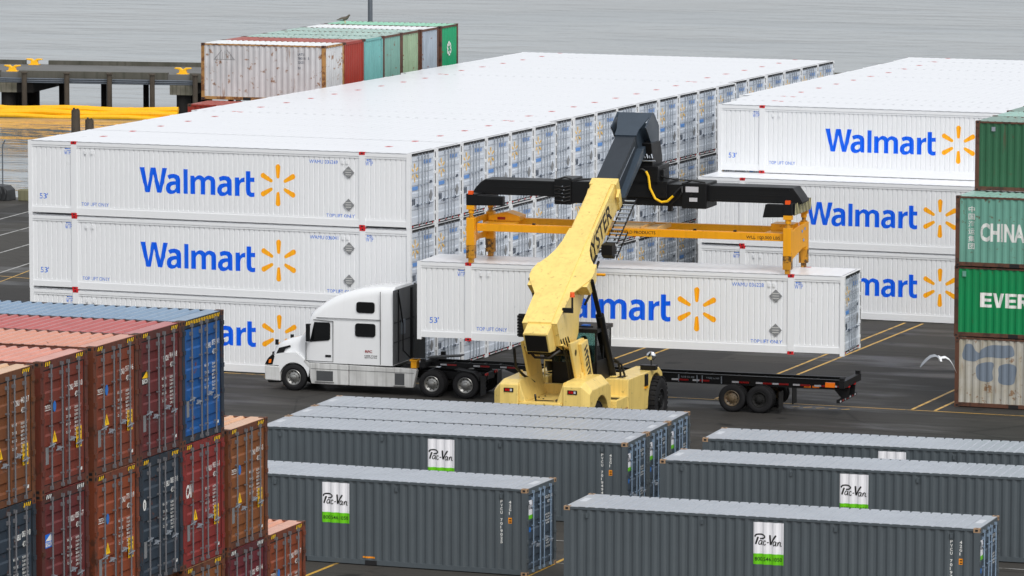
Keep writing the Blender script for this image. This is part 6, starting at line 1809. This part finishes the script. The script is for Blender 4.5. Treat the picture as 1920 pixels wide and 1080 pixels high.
m = MB(); m.tube([(0, 0, 0), (0, 0, 2.7), (0.04, 0, 2.95), (0.14, 0, 3.12), (0.2, 0, 3.14)], 0.035, 8); part('post', m, 'guard rail steel', fp)
m = MB()
for z in (2.75, 2.35, 2.0, 0.95): m.cyl((-6, 0.02, z), (3.5, 0.02, z), 0.012, 5)
part('wire', m, 'guard rail steel', fp)
lp_ = thing('light_pole', 'tall grey steel light pole rising behind the far row of old containers', 'light pole', (-11.05, 60.0, 0))
lp_.location = (-10.22, 57.9, 0)
m = MB(); m.cyl((0, 0, 0), (0, 0, 20), 0.14, 14, r2=0.11); part('pole', m, 'guard rail steel', lp_, True)
m = MB(); m.box(-0.25, 0.25, -0.25, 0.25, 0, 0.04); part('base_plate', m, 'guard rail steel', lp_)

# ------------------------------------------------------------------ gulls
V = [(0, -0.20, 0.13), (0, -0.08, 0.15), (0, 0.06, 0.18), (0, 0.13, 0.25), (0, 0.17, 0.31), (0, 0.215, 0.305), (0, -0.34, 0.11)]
gl1 = skin_body('gull', V, [(6, 0), (0, 1), (1, 2), (2, 3), (3, 4), (4, 5)], [0.05, 0.085, 0.08, 0.045, 0.045, 0.018, (0.03, 0.012)], 1, ['gull brown', 'gull grey'], lambda c: 1 if c.z < 0.12 else 0)
gl1.location = (-7.2, 47.7, 10.36 + 0.02); gl1.rotation_euler = (0, 0, R(-70)); gl1.scale = (1.25, 1.25, 1.25)
tag(gl1, 'brownish gull standing on the roofs of the far row', 'bird')
for s_ in (-1, 1):
    m = MB(); m.cyl((s_ * 0.03, 0.0, 0.10), (s_ * 0.03, 0.01, 0.0), 0.008, 6); m.box(s_ * 0.03 - 0.02, s_ * 0.03 + 0.02, -0.01, 0.05, -0.003, 0.004); part('leg', m, 'beak yellow', gl1)
V = [(0, -0.26, 0.0), (0, -0.12, 0.01), (0, 0.06, 0.0), (0, 0.17, 0.01), (0, 0.24, 0.0), (0, 0.30, -0.01), (0, -0.40, -0.01)]
gl2 = skin_body('gull', V, [(6, 0), (0, 1), (1, 2), (2, 3), (3, 4), (4, 5)], [0.05, 0.08, 0.085, 0.05, 0.048, 0.016, (0.07, 0.01)], 1, ['gull white'], lambda c: 0)
gl2.location = (37.9, -3.0, 2.35); gl2.rotation_euler = (R(12), R(10), R(30)); gl2.scale = (0.85, 0.85, 0.85)
tag(gl2, 'white gull flying low beside the right stack, wings bent down', 'bird')
def wing(sg, pts_):
    m = MB(); n = len(pts_)
    up_, dn = [], []
    for (x, y0_, y1_, z, th) in pts_:
        c0 = (sg * x, y0_, z); c1 = (sg * x, (y0_ + y1_) / 2, z + th); c2 = (sg * x, y1_, z)
        c3 = (sg * x, (y0_ + y1_) / 2, z - th * 0.2)
        up_.append([c0, c1, c2, c3])
    m.loft(up_)
    return m
wp = [(0.05, -0.12, 0.12, 0.03, 0.045), (0.22, -0.16, 0.14, 0.09, 0.045), (0.40, -0.18, 0.12, 0.03, 0.035), (0.56, -0.24, 0.06, -0.12, 0.03), (0.70, -0.30, -0.04, -0.30, 0.02), (0.80, -0.32, -0.22, -0.44, 0.006)]
part('wing', wing(-1, wp), 'gull grey', gl2, True); part('wing', wing(1, wp), 'gull white', gl2, True)
